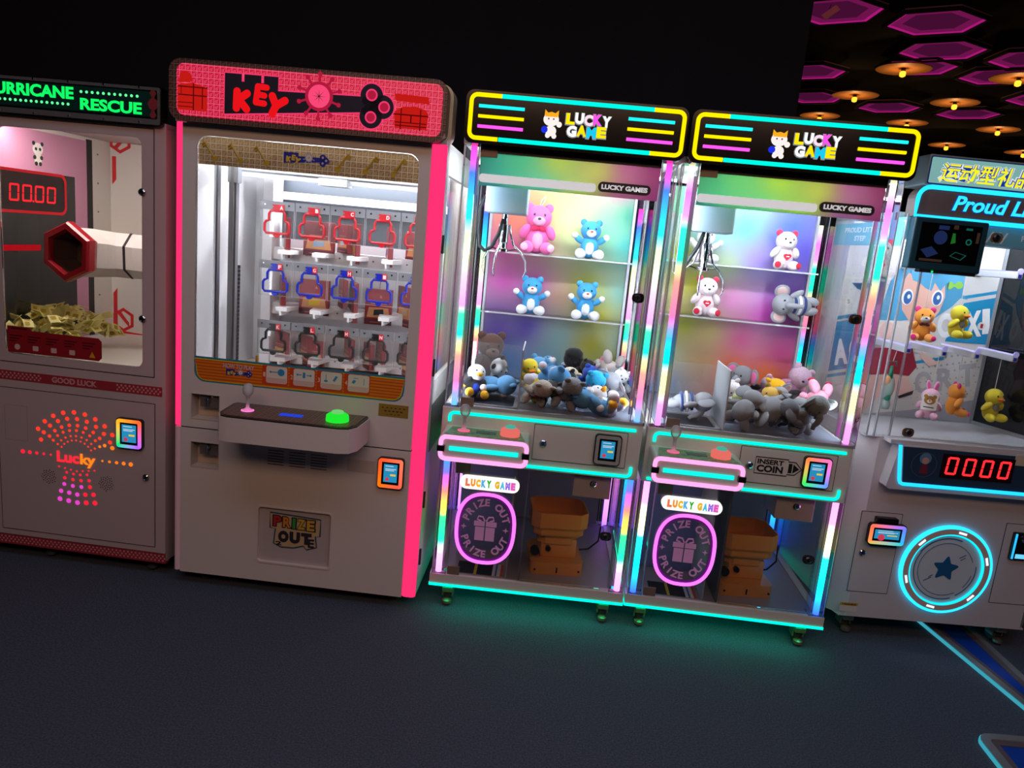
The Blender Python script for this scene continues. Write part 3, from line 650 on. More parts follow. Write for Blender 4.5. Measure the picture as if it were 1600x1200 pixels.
    G().prism(circ(.317, 1.938, .020, 16, .018), 'xz', -.061, -.058).prism(circ(.345, 1.962, .010, 12), 'xz', -.061, -.058).prism(circ(.307, 1.922, .009, 12), 'xz', -.061, -.058).prism(circ(.330, 1.921, .009, 12), 'xz', -.061, -.058).out('emblem_body', wm, em)
    G().prism(circ(.294, 1.941, .012, 14), 'xz', -.063, -.058).out('emblem_ball', bm_, em)
    G().prism(circ(.306, 1.979, .003, 8), 'xz', -.063, -.058).prism(circ(.324, 1.979, .003, 8), 'xz', -.063, -.058).out('emblem_eyes', emi('#903040', .6), em)
    return T
def hopper(M, x, y, label):
    o = thing('coin_hopper', label, 'coin hopper', M @ Vector((x, y, .151)), M.to_euler().z+.1)
    m = mat('#dd944a', .42)
    def oct_(w, d, c): return [(w, -d+c), (w, d-c), (w-c, d), (-w+c, d), (-w, d-c), (-w, -d+c), (-w+c, -d), (w-c, -d)]
    bd = G().prism(rr(-.115, .115, -.13, .12, .03), 'xy', 0, .055).box(-.07, .085, -.07, .1, .055, .14, .006).out('hopper_base', m, o, SA)
    G().box(-.003, .003, -.1315, -.13, .01, .035).out('base_slot', BLACK, bd)
    for sx, sz in ((-.095, .022), (.095, .022)): G().lathe([(.005, 0), (.005, -.003)], (sx, -.13, sz), 'y', 8).out('screw', BLACK, bd)
    g = G(); O1, O2, O3 = oct_(.122, .11, .035), oct_(.108, .10, .03), oct_(.085, .08, .03)
    g.ring(O1, off(O1, -.004), 'xy', .20, .268).ring(O2, off(O2, -.004), 'xy', .165, .2).ring(O1, off(O2, -.01), 'xy', .198, .203).ring(O2, off(O3, -.004), 'xy', .163, .168).ring(O3, off(O3, -.004), 'xy', .12, .168).prism(off(O2, -.004), 'xy', .166, .170)
    bw = g.out('hopper_bowl', m, o); 
    G().tube([(.10, .08, .03), (.17, .10, .03), (.22, .13, .06), (.23, .16, .12)], .004, 6).out('power_cable', BLACK, o, True)
    g = G()
    for k in range(18):
        a = k*2.4; r = .012*math.sqrt(k)*1.6; g.lathe([(.012, 0), (.012, .002)], (r*math.cos(a), r*math.sin(a), .171+.0022*(k % 4)), 'z', 12)
    g.out('coins', mat('#8d7348', .35, .8), bw)
    G().lathe([(.011, 0), (.013, -.02), (.007, -.03)], (-.04, -.07, .1), 'y', 12).out('motor_knob', BLACK, o); G().lathe([(.02, 0), (.02, -.02)], (-.10, -.10, .10), 'y', 12).out('coin_outlet', BLACK, o)
    return o
U1 = [(0, '#ff3aa0'), (.05, '#e050e0'), (.10, '#3f6fff'), (.2, '#28b8ff'), (.27, '#20e8f0'), (.32, '#c8f8b0'), (.42, '#fff8c0'), (.47, '#ffb8e0'), (.60, '#f890ff'), (.63, '#40f0a0'), (.72, '#10ecc0'), (.76, '#ffd890'), (.80, '#ff9080'), (.90, '#ff70a8'), (.95, '#9090ff'), (1, '#50a8ff')]
D1 = [(0, '#2070ff'), (.12, '#6050ff'), (.18, '#e850b0'), (.28, '#ff6a58'), (.40, '#ffb040'), (.46, '#f8e050'), (.50, '#30e070'), (.72, '#10e890'), (.78, '#c0f0d8'), (.82, '#ff90f8'), (1, '#ff80ff')]
D1b = [(0, '#f0d040'), (.1, '#30e070'), (.3, '#30e8a0'), (.5, '#ff90f8'), (1, '#9060ff')]
U2 = [(0, '#f8ffb0'), (.04, '#ffc0f0'), (.1, '#ff70f0'), (.19, '#ff90e8'), (.23, '#30e8b8'), (.35, '#20e8b0'), (.39, '#ffc890'), (.43, '#ff8878'), (.57, '#ff6aa0'), (.61, '#8890ff'), (.65, '#30a8ff'), (.70, '#08d8ff'), (.75, '#08f0f0'), (.79, '#fff0a0'), (.87, '#fff0a0'), (.91, '#ff90e8'), (1, '#ff80f8')]
D2 = [(0, '#ff80f0'), (.2, '#ff88e8'), (.3, '#fff0a0'), (.45, '#fff0a0'), (.5, '#20f0f0'), (.75, '#08e0f8'), (.9, '#2088ff'), (1, '#3050ff')]
D2b = [(0, '#18b8ff'), (.4, '#08d8ff'), (.8, '#2070ff'), (1, '#3040ff')]
B1 = [(.10, 1.80, '#30b890'), (.28, 1.74, '#f0905a'), (.16, 1.64, '#f07a60'), (.14, 1.50, '#d84a9a'), (.45, 1.62, '#d8e8a0'), (.40, 1.84, '#e0e860'), (.72, 1.70, '#18a080'), (.72, 1.56, '#30b8b0'), (.62, 1.62, '#80d8a8'), (.66, 1.84, '#c85090'),
      (.15, 1.36, '#b8309a'), (.30, 1.34, '#b04aa0'), (.42, 1.30, '#b08a78'), (.55, 1.36, '#a8b020'), (.62, 1.22, '#b8b818'), (.72, 1.34, '#70b0a0'), (.14, 1.14, '#5838a8'), (.28, 1.14, '#5a4ab0'), (.44, 1.10, '#7aa0a0'), (.60, 1.08, '#a8a410'), (.70, 1.0, '#909820'), (.2, .96, '#3a78b8'), (.4, .95, '#4a98b0'), (.74, 1.1, '#8aa890')]
B2 = [(.08, 1.8, '#60d890'), (.25, 1.70, '#80e0f0'), (.42, 1.70, '#60b8f0'), (.62, 1.72, '#4868d8'), (.70, 1.6, '#5a50c8'), (.14, 1.55, '#b0b818'), (.22, 1.42, '#b8b820'), (.36, 1.52, '#c0d8a8'), (.50, 1.55, '#a890e0'), (.62, 1.48, '#7048b8'), (.70, 1.40, '#6a3cb0'), (.40, 1.36, '#d080b8'), (.56, 1.30, '#b83aa8'),
      (.68, 1.26, '#a82898'), (.20, 1.22, '#a0a828'), (.32, 1.2, '#b8a868'), (.48, 1.18, '#c84a88'), (.66, 1.14, '#b8307a'), (.45, 1.04, '#d86030'), (.62, 1.02, '#e07028'), (.30, 1.05, '#a88858'), (.15, 1.08, '#9aa880'), (.6, .92, '#d86028'), (.15, .92, '#6080a0')]
F1 = [(.08, 1.85, '#20a888'), (.2, 1.84, '#48c890'), (.36, 1.85, '#d8e860'), (.5, 1.82, '#e8e878'), (.62, 1.85, '#d070a0'), (.72, 1.84, '#b03a80'), (.72, 1.75, '#b83a88'), (.6, 1.74, '#c86a9a'), (.45, 1.74, '#c8e070'), (.3, 1.735, '#50d0b0'), (.1, 1.735, '#38b8b8'), (.12, 1.80, '#30b898')]
F2 = [(.08, 1.85, '#60d890'), (.2, 1.84, '#80e080'), (.36, 1.85, '#d0f048'), (.5, 1.82, '#e0e858'), (.62, 1.85, '#c86aa0'), (.72, 1.84, '#a03068'), (.72, 1.75, '#b03a80'), (.6, 1.74, '#b060a0'), (.45, 1.74, '#a8e050'), (.3, 1.735, '#60d890'), (.1, 1.735, '#38c0a0'), (.12, 1.80, '#58d890')]
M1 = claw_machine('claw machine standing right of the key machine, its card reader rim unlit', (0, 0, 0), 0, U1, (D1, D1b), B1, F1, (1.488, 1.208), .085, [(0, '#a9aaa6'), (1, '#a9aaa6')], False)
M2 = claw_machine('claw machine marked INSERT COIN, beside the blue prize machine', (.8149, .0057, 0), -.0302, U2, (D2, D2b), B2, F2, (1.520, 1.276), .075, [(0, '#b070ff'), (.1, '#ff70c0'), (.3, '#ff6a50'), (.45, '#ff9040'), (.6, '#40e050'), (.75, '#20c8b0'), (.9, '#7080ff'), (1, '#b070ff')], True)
T1 = Matrix.Identity(4); T2 = Matrix.Translation((.8149, .0057, 0)) @ Matrix.Rotation(-.0302, 4, 'Z')
hopper(T1, .510, .25, 'orange coin hopper inside the claw machine nearest the key machine'); hopper(T2, .50, .25, 'orange coin hopper inside the claw machine marked INSERT COIN')

def toys():
    PI2 = PI/2
    # on the shelves
    plush('pink teddy bear with red bow on the top shelf, left', (.292, .635, 1.489), .235, (0, 0, .08), '#f46ab0', muzzle='#f7a0c8', belly='#f79ac4', pad='#f9a8cc', bow='#d81e50', loop='#f4e4ee', ears='round', group=None)
    bl = dict(body='#3f9fd8', muzzle='#f1f4f8', belly='#f1f4f8', paw='#f1f4f8', nose='#c82a30', ears='round', pose='wave', mouth='#a03038')
    for lb, x, z in (('blue white-pawed plush on the top shelf beside the pink teddy', .536, 1.489), ('blue white-pawed plush on the lower shelf, beneath the pink teddy', .292, 1.209), ('blue white-pawed plush on the lower shelf, before the yellow print', .548, 1.209)):
        plush(lb, (x, .635, z), .182, (0, 0, .06), **bl, group='blue shelf plush toys', hs=1.02)
    wp = dict(body='#f2dfe6', head='#f6e2e8', earc='#d03a5a', limb='#f4e6ea', pad='#c01a38', heart='#c81430', muzzle='#f7eef0', mouth='#602028', fur=1)
    def p2(lb, x, y, z, h, rot=(0, 0, 0), **k): return plush(lb, T2 @ Vector((x, y, z)), h, (rot[0], rot[1], rot[2]-.03), **k)
    p2('white and pink teddy with red heart on the top shelf of the INSERT COIN machine', .588, .645, 1.521, .185, (0, 0, .1), **wp)
    p2('white and pink teddy with red heart on the lower shelf under the claw', .265, .645, 1.277, .19, (0, 0, .05), **wp)
    p2('white plush with red striped sleeves behind the claw on the top shelf', .23, .66, 1.521, .17, (0, 0, .1), body='#e8e6ea', limb='#eceaec', stripes=('#b02038', '#e8e6ea', '#b02038'), paw='#e6e6ea', pad='#d8d8dc', pose='wave')
    el = dict(body='#8f9298', ears='big', inner='#c7a8a6', trunk='#8f9298', paw='#8f9298', nose=None)
    p2('grey elephant in striped shirt lying on its side on the lower shelf, right', .665, .655, 1.328, .20, (0, -PI2, .15), stripes=('#24356a', '#e6e8ee', '#24356a'), pose='long', pad='#d8b0a8', at='middle', **el)
    # pile in the first machine
    Q = lambda lb, x, y, z, h, r=(0, 0, 0), **k: plush(lb+' in the first claw machine', (x, y-(.03 if y < .13 and x > .3 else 0), z+.006), h*(1.34 if y < .18 and x > .3 else 1.22), r, at='middle', **k)
    lie = dict(body='#5f9fd0', paw='#e7e2ea', muzzle='#eef0f4', belly='#eef0f4', nose='#b03a40')
    Q('blue plush lying flat beside the clear chute wall', .205, .20, .935, .155, (PI2*.9, 0, 1.45), pose='long', **lie)
    Q('black, blue and yellow penguin at the far left front', .100, .16, .945, .125, (-.2, .2, .5), body='#14141c', head='#e6e6ea', belly='#2748c8', beak='#e8b020', ears='none', paw='#e8b020', nose=None)
    Q('small black and white panda', .182, .36, .96, .13, (.5, -.6, .8), body='#ececec', earc='#1a1a1e', limb='#1a1a1e', muzzle='#f4f4f4', pose='sit')
    Q('tall brown plush at the back left', .125, .56, .965, .20, (.15, 0, .3), body='#5c4138', muzzle='#7a5c50', fur=1)
    Q('cream plush with a red bow at the front', .338, .11, .922, .12, (1.2, .2, .3), body='#b9aea4', bow='#c81830', fur=1, pose='sit', eyes=False)
    Q('blue plush reaching up with a white paw', .375, .17, .968, .155, (1.0, .9, .2), pose='wave', **{**lie, 'body': '#4f97cf'})
    Q('grey furry plush at the middle front', .490, .11, .920, .125, (.9, .2, .2), body='#8d929a', fur=1, eyes=False, pose='sit')
    Q('blue and white plush lying on its back at right front', .597, .11, .915, .145, (-1.3, .1, 1.5), pose='sit', **lie)
    Q('white-headed grey duck with orange beak at right front', .703, .11, .915, .125, (-1.0, 0, .9), body='#a8aab0', head='#d8d8dc', beak='#f0b020', paw='#f0b020', ears='none', nose=None)
    Q('turquoise furry plush with a red nose', .593, .22, .955, .14, (.7, .1, .2), body='#25a8d8', fur=1, nose='#c81e28', paw='#c03040', pose='sit')
    Q('black plush with a white hanging loop', .492, .23, .968, .115, (.6, -.5, .3), body='#0c0c10', loop='#f0f0f0', eyes=False)
    Q('cream fluffy plush at the middle', .486, .33, .985, .125, (1.3, .1, .3), body='#cfc0a8', fur=1, eyes=False)
    Q('navy blue plush with a white loop', .575, .35, .972, .12, (.5, .3, .2), body='#1f3f9c', loop='#e8e8f0', eyes=False)
    Q('black plush in a wide hat at the back', .512, .50, .985, .15, (.1, 0, .2), body='#101014', hat='#08080c', ears='none')
    Q('small black plush beside the wide black hat', .578, .46, .985, .12, (.6, .4, -.3), body='#141216', ears='point')
    Q('pink plush with a long curled snout', .665, .53, .995, .15, (-1.9, .3, .4), body='#c9bcb6', head='#f29ac0', trunk='#f29ac0', ears='none', nose=None, limb='#b9b0ac')
    Q('blue plush sitting at the back with a white face', .357, .42, .962, .135, (.2, .2, -.3), pose='wave', **lie)
    Q('blue plush lying behind with raised white paws', .425, .52, .965, .135, (-1.1, 0, .6), pose='wave', **lie)
    Q('grey long-eared elephant at the right', .682, .27, .955, .14, (.9, .5, -.5), **el, pose='sit')
    Q('pale grey plush with a pointed ear', .632, .36, .962, .12, (.5, -.4, .6), body='#9ba0a6', ears='point')
    Q('small white and black cat with a green ribbon', .712, .42, .962, .11, (.3, .5, .3), body='#e4e4e6', limb='#1b1b20', ears='point', bow='#8cc860')
    Q('grey plush with a pink snout at the back right corner', .735, .50, .962, .12, (.6, -.4, -.4), body='#9a9da2', muzzle='#f090b0')
    Q('dark grey plush wedged under the reaching blue plush', .413, .13, .915, .11, (1.1, -.3, .4), body='#3f4147', fur=1, eyes=False)
    Q('yellow plush against the chute wall', .325, .36, .97, .12, (.3, -.3, .3), body='#f0d838', beak='#f08a28', ears='none', nose=None)
    Q('small yellow chick low beside the chute wall', .325, .20, .928, .09, (.6, .3, .3), body='#ecd43c', beak='#f0a030', ears='none', nose=None)
    # pile in the second machine
    def R(lb, x, y, z, h, r=(0, 0, 0), **k): return plush(lb+', INSERT COIN machine', T2 @ Vector((x, y-(.03 if y < .15 and x > .3 else 0), z+.006)), h*(1.32 if y < .18 and x > .3 else 1.22), r, at='middle', **k)
    st = ('#24407a', '#d8dce4', '#24407a')
    R('grey elephant in striped shirt lying behind the chute wall', .185, .18, .93, .15, (PI2*.9, 0, 1.5), stripes=st, pose='long', pad='#d8a8a8', **el)
    R('grey elephant with pink ears looking left at the back', .455, .50, .985, .16, (.1, .1, -.9), body='#8b8e95', ears='big', inner='#f070a8', trunk='#8b8e95', nose=None, bow='#e85a98')
    R('white and pink fluffy bear', .385, .40, .955, .13, (.6, -.4, .2), body='#ece8ec', limb='#f0a8c4', fur=1)
    R('lilac patterned plush with black straps', .550, .50, .978, .13, (.5, .5, .2), body='#c8a8c8', limb='#1c1a28', bow='#15131c', fur=1)
    R('yellow bear bent over with pink paw pads', .612, .46, .985, .15, (1.0, .3, -.8), body='#f2b712', pad='#e05a90', muzzle='#f4c840')
    R('pink and white swirl-patterned plush at the back right', .715, .56, 1.0, .17, (.2, .4, .2), body='#c888b0', head='#d8b8d0', fur=1, eyes=False)
    R('pink bear upside down with red foot pads', .715, .32, .978, .15, (-2.2, .2, .3), body='#f2a4bc', pad='#c81e48', fur=1)
    R('grey elephant seen from behind at the left front', .355, .11, .932, .135, (.9, -.4, 2.6), **el, pose='sit')
    R('grey elephant in striped shirt sprawled across the middle front', .463, .16, .955, .17, (1.2, -.7, .6), stripes=st, pose='long', pad='#d8a890', **el)
    R('tan dog with a cream muzzle', .520, .31, .962, .12, (.2, .4, -.4), body='#c9a04a', muzzle='#ddd3b0', earc='#8a6a30')
    R('grey elephant with a pale nose in the middle', .575, .34, .960, .13, (.4, -.5, .5), body='#85888f', ears='big', inner='#c7a8a6', muzzle='#d8b8b0', nose=None)
    R('dark grey plush with striped sleeve', .668, .42, .952, .125, (1.0, .6, .2), body='#585b62', stripes=st, ears='big', nose=None, trunk='#585b62')
    R('dark grey elephant with a white loop at the front', .583, .10, .925, .125, (.9, .6, -1.6), body='#6a6d74', loop='#e8e8ea', ears='big', trunk='#6a6d74', nose=None)
    R('big round grey elephant at the right front corner', .690, .13, .945, .145, (.8, .1, .5), body='#7c8487', ears='big', inner='#98a0a0', trunk='#7c8487', nose=None, fur=1)
    R('slim grey plush lying across the middle', .560, .22, .940, .125, (1.4, .2, 1.3), body='#777a82', pose='long', ears='big', nose=None, trunk='#777a82')
    R('grey plush with a cream belly at the right', .648, .23, .940, .13, (1.0, -.2, -.5), body='#80838a', belly='#d8cdb8', ears='big', trunk='#80838a', nose=None)
    R('white and yellow plush beside the chute wall', .372, .24, .945, .12, (.8, .4, .3), body='#dcdccc', head='#e8e4a0', limb='#9a9ca2')
toys()
def settle():
    """rest each pile toy on the play floor and inside the glass"""
    bpy.context.view_layer.update()
    for o in [o for o in COL.objects if o.parent is None and o.name.startswith('plush_toy')]:
        first = 'first claw' in o['label']
        side = 'on its side' in o['label']
        if not side and (not first and 'INSERT COIN machine' not in o['label'] or o.location.z > 1.1): continue
        M = Matrix.Identity(4) if first else T2; I = M.inverted(); lo, hi = Vector((9, 9, 9)), Vector((-9, -9, -9))
        for c in o.children_recursive:
            for v in c.data.vertices:
                p = I @ (c.matrix_world @ v.co)
                for k in range(3): lo[k] = min(lo[k], p[k]); hi[k] = max(hi[k], p[k])
        mid = (lo+hi)/2; xl, xr = (.012, .287) if mid.x < .27 and mid.y < .30 else ((.302 if mid.y < .30 else .012), .788 if lo.y > .07 else .735)
        d = Vector((0, 0, 0))
        for k, a, b in ((0, xl, xr), (1, .010, .720)):
            if hi[k]-lo[k] > b-a: d[k] = (a+b)/2-mid[k]
            else: d[k] = max(0, a-lo[k])-max(0, hi[k]-b)
        zf = .8775
        if side: zf = 1.277
        if lo.z < zf or side: d.z = zf-lo.z
        o.location = o.location+M.to_3x3() @ d
settle()

# ------------------------------------------------------------------ key prize machine
def key_emblem(parent, x0, x1, z0, z1, y, navy, line, letters, wheel, wheel2, sign=True):
    W, H = x1-x0, z1-z0; P = lambda u, v: (x0+W*u, z0+H*v)
    cl = [(.0, 1.), (.10, 1.), (.10, .82), (.115, .82), (.115, 1.), (.215, 1.), (.215, .82), (.23, .82), (.23, 1.), (.315, 1.), (.315, .66), (.77, .70)]
    cl += [(.80, .70), (.80, .32), (.0, .0)]
    pts = [P(*p) for p in cl][::-1]
    e = G().prism(pts, 'xz', y-.0015, y).out('key_emblem', navy, parent)
    G().ring(off(pts, H*.035), pts, 'xz', y-.002, y).out('emblem_outline', line, e)
    g = G(); g2 = G()
    for u, v in ((.860, .74), (.860, .24), (.925, .49), (.86, .49)): g.prism(circ(*P(u, v), H*.29, 28), 'xz', y-.0021, y); g2.prism(circ(*P(u, v), H*.325, 28), 'xz', y-.0012, y)
    g.out('key_bow', navy, e); g2.out('bow_outline', line, e)
    ST = {'K': (((-.6, .8), (-.5, -.8)), ((.6, .75), (-.4, 0)), ((-.35, .1), (.7, -.75))), 'E': (((-.5, .8), (-.5, -.75)), ((-.5, .8), (.55, .85)), ((-.5, .05), (.4, .05)), ((-.5, -.75), (.5, -.7))), 'Y': (((-.75, .75), (0, 0)), ((.8, .8), (0, 0)), ((0, 0), (-.15, -.85)))}
    for ch, u, v, r in (('K', .10, .36, -.08), ('E', .215, .52, -.12), ('Y', .305, .30, -.3)):
        o = P(u, v); g = G(); kx, kz, R_ = W*.050, H*.255, H*(.074 if ch == 'E' else .095)
        T_ = lambda p: Vector((o[0]+p[0]*kx*math.cos(r)-p[1]*kz*math.sin(r), o[1]+p[0]*kx*math.sin(r)+p[1]*kz*math.cos(r)))
        for i, (p, q) in enumerate(ST[ch]):
            p, q = T_(p), T_(q); a0 = math.atan2(q.y-p.y, q.x-p.x)
            g.prism([(c_.x+R_*math.cos(a0+s_+PI*k/8), c_.y+R_*math.sin(a0+s_+PI*k/8)) for c_, s_ in ((q, -PI/2), (p, PI/2)) for k in range(9)], 'xz', y-.0026-.00005*i, y)
        g.out('emblem_letter', letters, e)
    wc = P(.555, .62); R = H*.36; g = G()
    for k in range(10):
        a = 2*PI*k/10+.3; g.tube([(wc[0]+R*.8*math.cos(a), y-.002, wc[1]+R*.8*math.sin(a)), (wc[0]+R*1.45*math.cos(a), y-.002, wc[1]+R*1.45*math.sin(a))], R*.08, 5, False, .4).prism(circ(wc[0]+R*1.5*math.cos(a), wc[1]+R*1.5*math.sin(a), R*.16, 10), 'xz', y-.0025, y)
    g.ring(circ(*wc, R), circ(*wc, R*.78), 'xz', y-.003, y); wh = g.out('emblem_wheel', wheel2, e); G().prism(circ(*wc, R*.8), 'xz', y-.0028, y).out('wheel_face', wheel, wh)
    G().prism([(wc[0]+R*(.5 if k % 2 == 0 else .05)*math.cos(k*PI/8), wc[1]+R*(.5 if k % 2 == 0 else .05)*math.sin(k*PI/8)) for k in range(16)], 'xz', y-.0032, y).out('compass_star', navy, wh)
    g = G()
    for u, v in ((.860, .76), (.860, .22), (.935, .49)): g.ring(circ(*P(u, v), H*.15, 20), circ(*P(u, v), H*.11, 20), 'xz', y-.0025, y)
    g.m = 1
    for u, v in ((.860, .76), (.860, .22), (.935, .49)): g.prism(circ(*P(u, v), H*.11, 20), 'xz', y-.0022, y)
    g.out('emblem_studs', [line, wheel2], e)
    return e
def key_machine():
    L = (-1.0785, -.0292, 0); A = -.018; W, D = 1.025, .82
    T = thing('key_prize_machine', 'white key prize machine with red lit sign and pink light columns', 'prize machine', L, A)
    for x in (.10, .92):
        for y in (.09, .72): 
            o = G().lathe([(.022, 0), (.024, .01), (.006, .014), (.006, .06)], (x, y, 0), 'z', 14).out('foot', mat('#77777a', .4, .6), T)
    o = G().lathe([(.022, 0), (.024, .01), (.006, .014), (.006, .06)], (.225, .09, 0), 'z', 14).out('foot', mat('#77777a', .4, .6), T)
    # front skins
    holes = [(.069, .189, .521, .630), (.355, .664, .143, .386)]
    lo = G().cells(.028, .968, .058, .683, 0, .02, holes).out('lower_front', WHITE, T)
    up = G().cells(.028, .968, .688, .86, 0, .02, [(.069, .189, .723, .829)]).out('control_front', WHITE, T)
    G().ring(rr(.028, .968, .86, 1.858, .001, 6), rr(.080, .926, .878, 1.818, .045, 6), 'xz', 0, .02).out('window_frame', WHITE, T, SA)
    G().box(.028, .968, .003, .018, .683, .688).out('panel_gap', SEAM, T)
    # body shell
    G().box(.012, 1.005, .02, D, .058, .80).out('lower_cabinet', WHITE, T) if False else None
    g = G(); 
    for x in (.0, 1.004): g.box(x, x+.018, .035, D, .058, .86)
    g.box(.0, 1.022, D-.02, D, .058, 1.86).box(.018, 1.004, .02, D-.02, .058, .075).box(.018, 1.004, .02, D-.02, .84, .858)
    g.out('cabinet_shell', WHITE, T)
    for x0 in (.0, 1.004):
        g = G()
        for y0, y1, z0, z1 in ((.035, .10, .86, 1.86), (.74, D, .86, 1.86), (.10, .74, .86, .96), (.10, .74, 1.76, 1.86)): g.box(x0, x0+.018, y0, y1, z0, z1)
        g.out('side_frame', mat('#d9d8d2', .35), T)
    for x in (.006, 1.010): G().box(x, x+.006, .10, .74, .96, 1.76).out('side_glass', GS, T)
    G().box(1.0225, 1.024, .10, .70, .66, .86).out('side_grille', grid_mat('#3a3f3d', '#8a938e', .012, .002), T)
    for z in (.22, .47, 1.02, 1.5): G().box(1.022, 1.030, .05, .062, z-.035, z+.035, .002).out('door_hinge', DGREY, T)
    G().box(0, 1.022, .0, D, 1.86, 1.875).out('roof', WHITE, T)
    # pink light columns
    for nm, x0, z0, z1, s in (('left', .0, .69, 1.858, 1.15), ('left', .0, .062, .683, .06), ('right', .968, .69, 1.858, 1.15), ('right', .968, .062, .683, 1.1)):
        x1 = x0+(.027 if nm == 'left' else .056)
        pts = rr(x0, x1, .0, .036, .0125) if nm == 'left' else rr(x0, x1, 0, .036, .016)
        m = mat('#d9b3bd', .3, emit=s) if s < .5 else emi('#ff2f6e', s)
        G().prism(pts, 'xy', z0, z1).out('light_column', m, T, SA)
    # lit sign
    sg = G().prism(rr(.002, 1.022, 1.858, 2.072, .045, 7), 'xz', -.052, .012).out('sign_box', grid_mat('#4a2c26', '#8d6a5c', .0215, .0012), T)
    G().prism(rr(.004, 1.034, 1.858, 2.070, .045, 7), 'xz', .012, .10).out('sign_housing', mat('#d8c9a4', .4), T, SA)
    G().prism(rr(.032, 1.006, 1.876, 2.056, .03, 7), 'xz', -.0535, -.052).out('sign_face', grid_mat('#c9143c', '#e8607c', .0215, .0012, .72), sg)
    navy = mat('#0f0a26', .6); pk = emi('#ff3f78', .85); red = emi('#f5141c', .9); wp = emi('#ff4a7a', .95); w2 = emi('#cc2048', .7)
    key_emblem(sg, .212, .838, 1.893, 2.034, -.0537, navy, pk, red, wp, w2)
    dk = emi('#7a0c12', .55); rd = emi('#e02018', .7)
    def chest(x0, x1, z0, z1, open_):
        W_, H_ = x1-x0, z1-z0; Q = lambda u, v: (x0+W_*u, z0+H_*v); g = G(); q = []
        if open_: lst = [[(.05, .80), (.0, 1.), (.95, .98), (1., .78)], [(.05, .03), (.03, .50), (.25, .64), (.6, .68), (.9, .6), (.98, .48), (.95, .03)]]
        else: lst = [[(.0, .05), (.0, .66), (.5, .72), (.97, .62), (.97, .05)], [(.03, .7), (.06, .93), (.25, 1.), (.42, .93), (.5, .76)]]
        for l in lst: g.prism([Q(*p) for p in l][::-1], 'xz', -.0548, -.0535)
        c = g.out('treasure_chest_print', rd, sg); g = G()
        bars = [(.0, .98, .40, .44), (.05, .95, .18, .21), (.05, .95, .09, .12), (.2, .23, .0, .6), (.75, .78, .0, .6), (.48, .52, .2, .42)] if open_ else [(.0, .97, .40, .43), (.0, .97, .6, .63), (.0, .5, .22, .24), (.0, .5, .12, .14), (.5, .54, .05, .7), (.1, .12, .4, .65), (.8, .83, .1, .6)]
        for a, b, d, e in bars: g.prism([Q(a, d), Q(b, d), Q(b, e), Q(a, e)], 'xz', -.0552, -.0535)
        g.out('chest_lines', dk, c)
    chest(.038, .150, 1.888, 2.03, False); chest(.832, .960, 1.893, 2.012, True)
    # window
    G().prism(rr(.082, .924, .880, 1.816, .044, 6), 'xz', .006, .012).out('window_glass', GL, T)
    pb = G().prism([p for p in rr(.082, .924, 1.716, 1.816, .044, 6) if True], 'xz', .013, .016)
    bandm = grid_mat('#c9b48a', '#ffffff', .0215, .0016, 0, .25)
    pb = pb.out('window_print', bandm, T); G().box(.082, .924, .013, .016, 1.714, 1.765).out('print_edge', bandm, pb)
    key_emblem(pb, .415, .587, 1.746, 1.784, .005, mat('#1c2a9c', .4), mat('#2a38b0', .4), mat('#e6c02a', .4), mat('#e8e4da', .4), mat('#c8c4ba', .4))
    g = G()
    for k, (x, s) in enumerate(((.13, 1), (.23, 1), (.33, 1), (.64, -1), (.745, -1), (.85, -1))):
        g.tube([(x-.018*s, .004, 1.793), (x+.018*s, .004, 1.742)], .004, 6).prism(circ(x+.02*s, 1.738, .011, 10), 'xz', .003, .005).tube([(x-.018*s, .004, 1.793), (x-.030*s, .004, 1.785)], .004, 5).tube([(x-.014*s, .004, 1.785), (x-.026*s, .004, 1.777)], .004, 5)
    g.out('golden_key_print', mat('#c9a52c', .35), pb)
    # how to play strip
    def strip(i): return [p for p in rr(.086+i, .921-i, .880+i, .977-i*.9, .04, 6)]
    O = [(.083, .979), (.083, .935)]+[(.128-.045*math.cos(a), .922-.045*math.sin(a)) for a in (0, .4, .8, 1.2, PI/2)]+[(.880+.045*math.sin(a), .922-.045*math.cos(a)) for a in (0, .4, .8, 1.2, PI/2)]+[(.925, .979)]
    st = G().prism(O, 'xz', .001, .0055).out('how_to_play_strip', mat('#2a86a0', .4), T)
    G().prism(off(O, -.007), 'xz', -.0005, .0055).out('yellow_line', mat('#f0c41c', .4), st)
    m, t, out = nt('orangeprint'); wv = t.nodes.new('ShaderNodeTexWave'); wv.bands_direction = 'Z'; wv.inputs['Scale'].default_value = 26; tc = t.nodes.new('ShaderNodeTexCoord'); t.links.new(tc.outputs['Object'], wv.inputs['Vector'])
    r = t.nodes.new('ShaderNodeValToRGB'); r.color_ramp.elements[0].color = (*lin('#a8541a'), 1); r.color_ramp.elements[1].color = (*lin('#ee7a1c'), 1); r.color_ramp.elements[1].position = .4
    b = t.nodes.new('ShaderNodeBsdfPrincipled'); b.inputs['Roughness'].default_value = .4; t.links.new(wv.outputs['Fac'], r.inputs[0]); t.links.new(r.outputs[0], b.inputs['Base Color']); t.links.new(b.outputs[0], out.inputs[0])
    G().prism(off(O, -.011), 'xz', -.0012, .0055).out('orange_print', m, st)
    fit_text('heading', 'HOW TO PLAY', .200, .325, .944, .962, -.0013, mat('#c8b8c8', .4), st, .02)
    key_emblem(st, .213, .318, .916, .940, -.0014, mat('#1c2a9c', .4), mat('#2a38b0', .4), mat('#e6c02a', .4), mat('#e8e4da', .4), mat('#c8c4ba', .4))
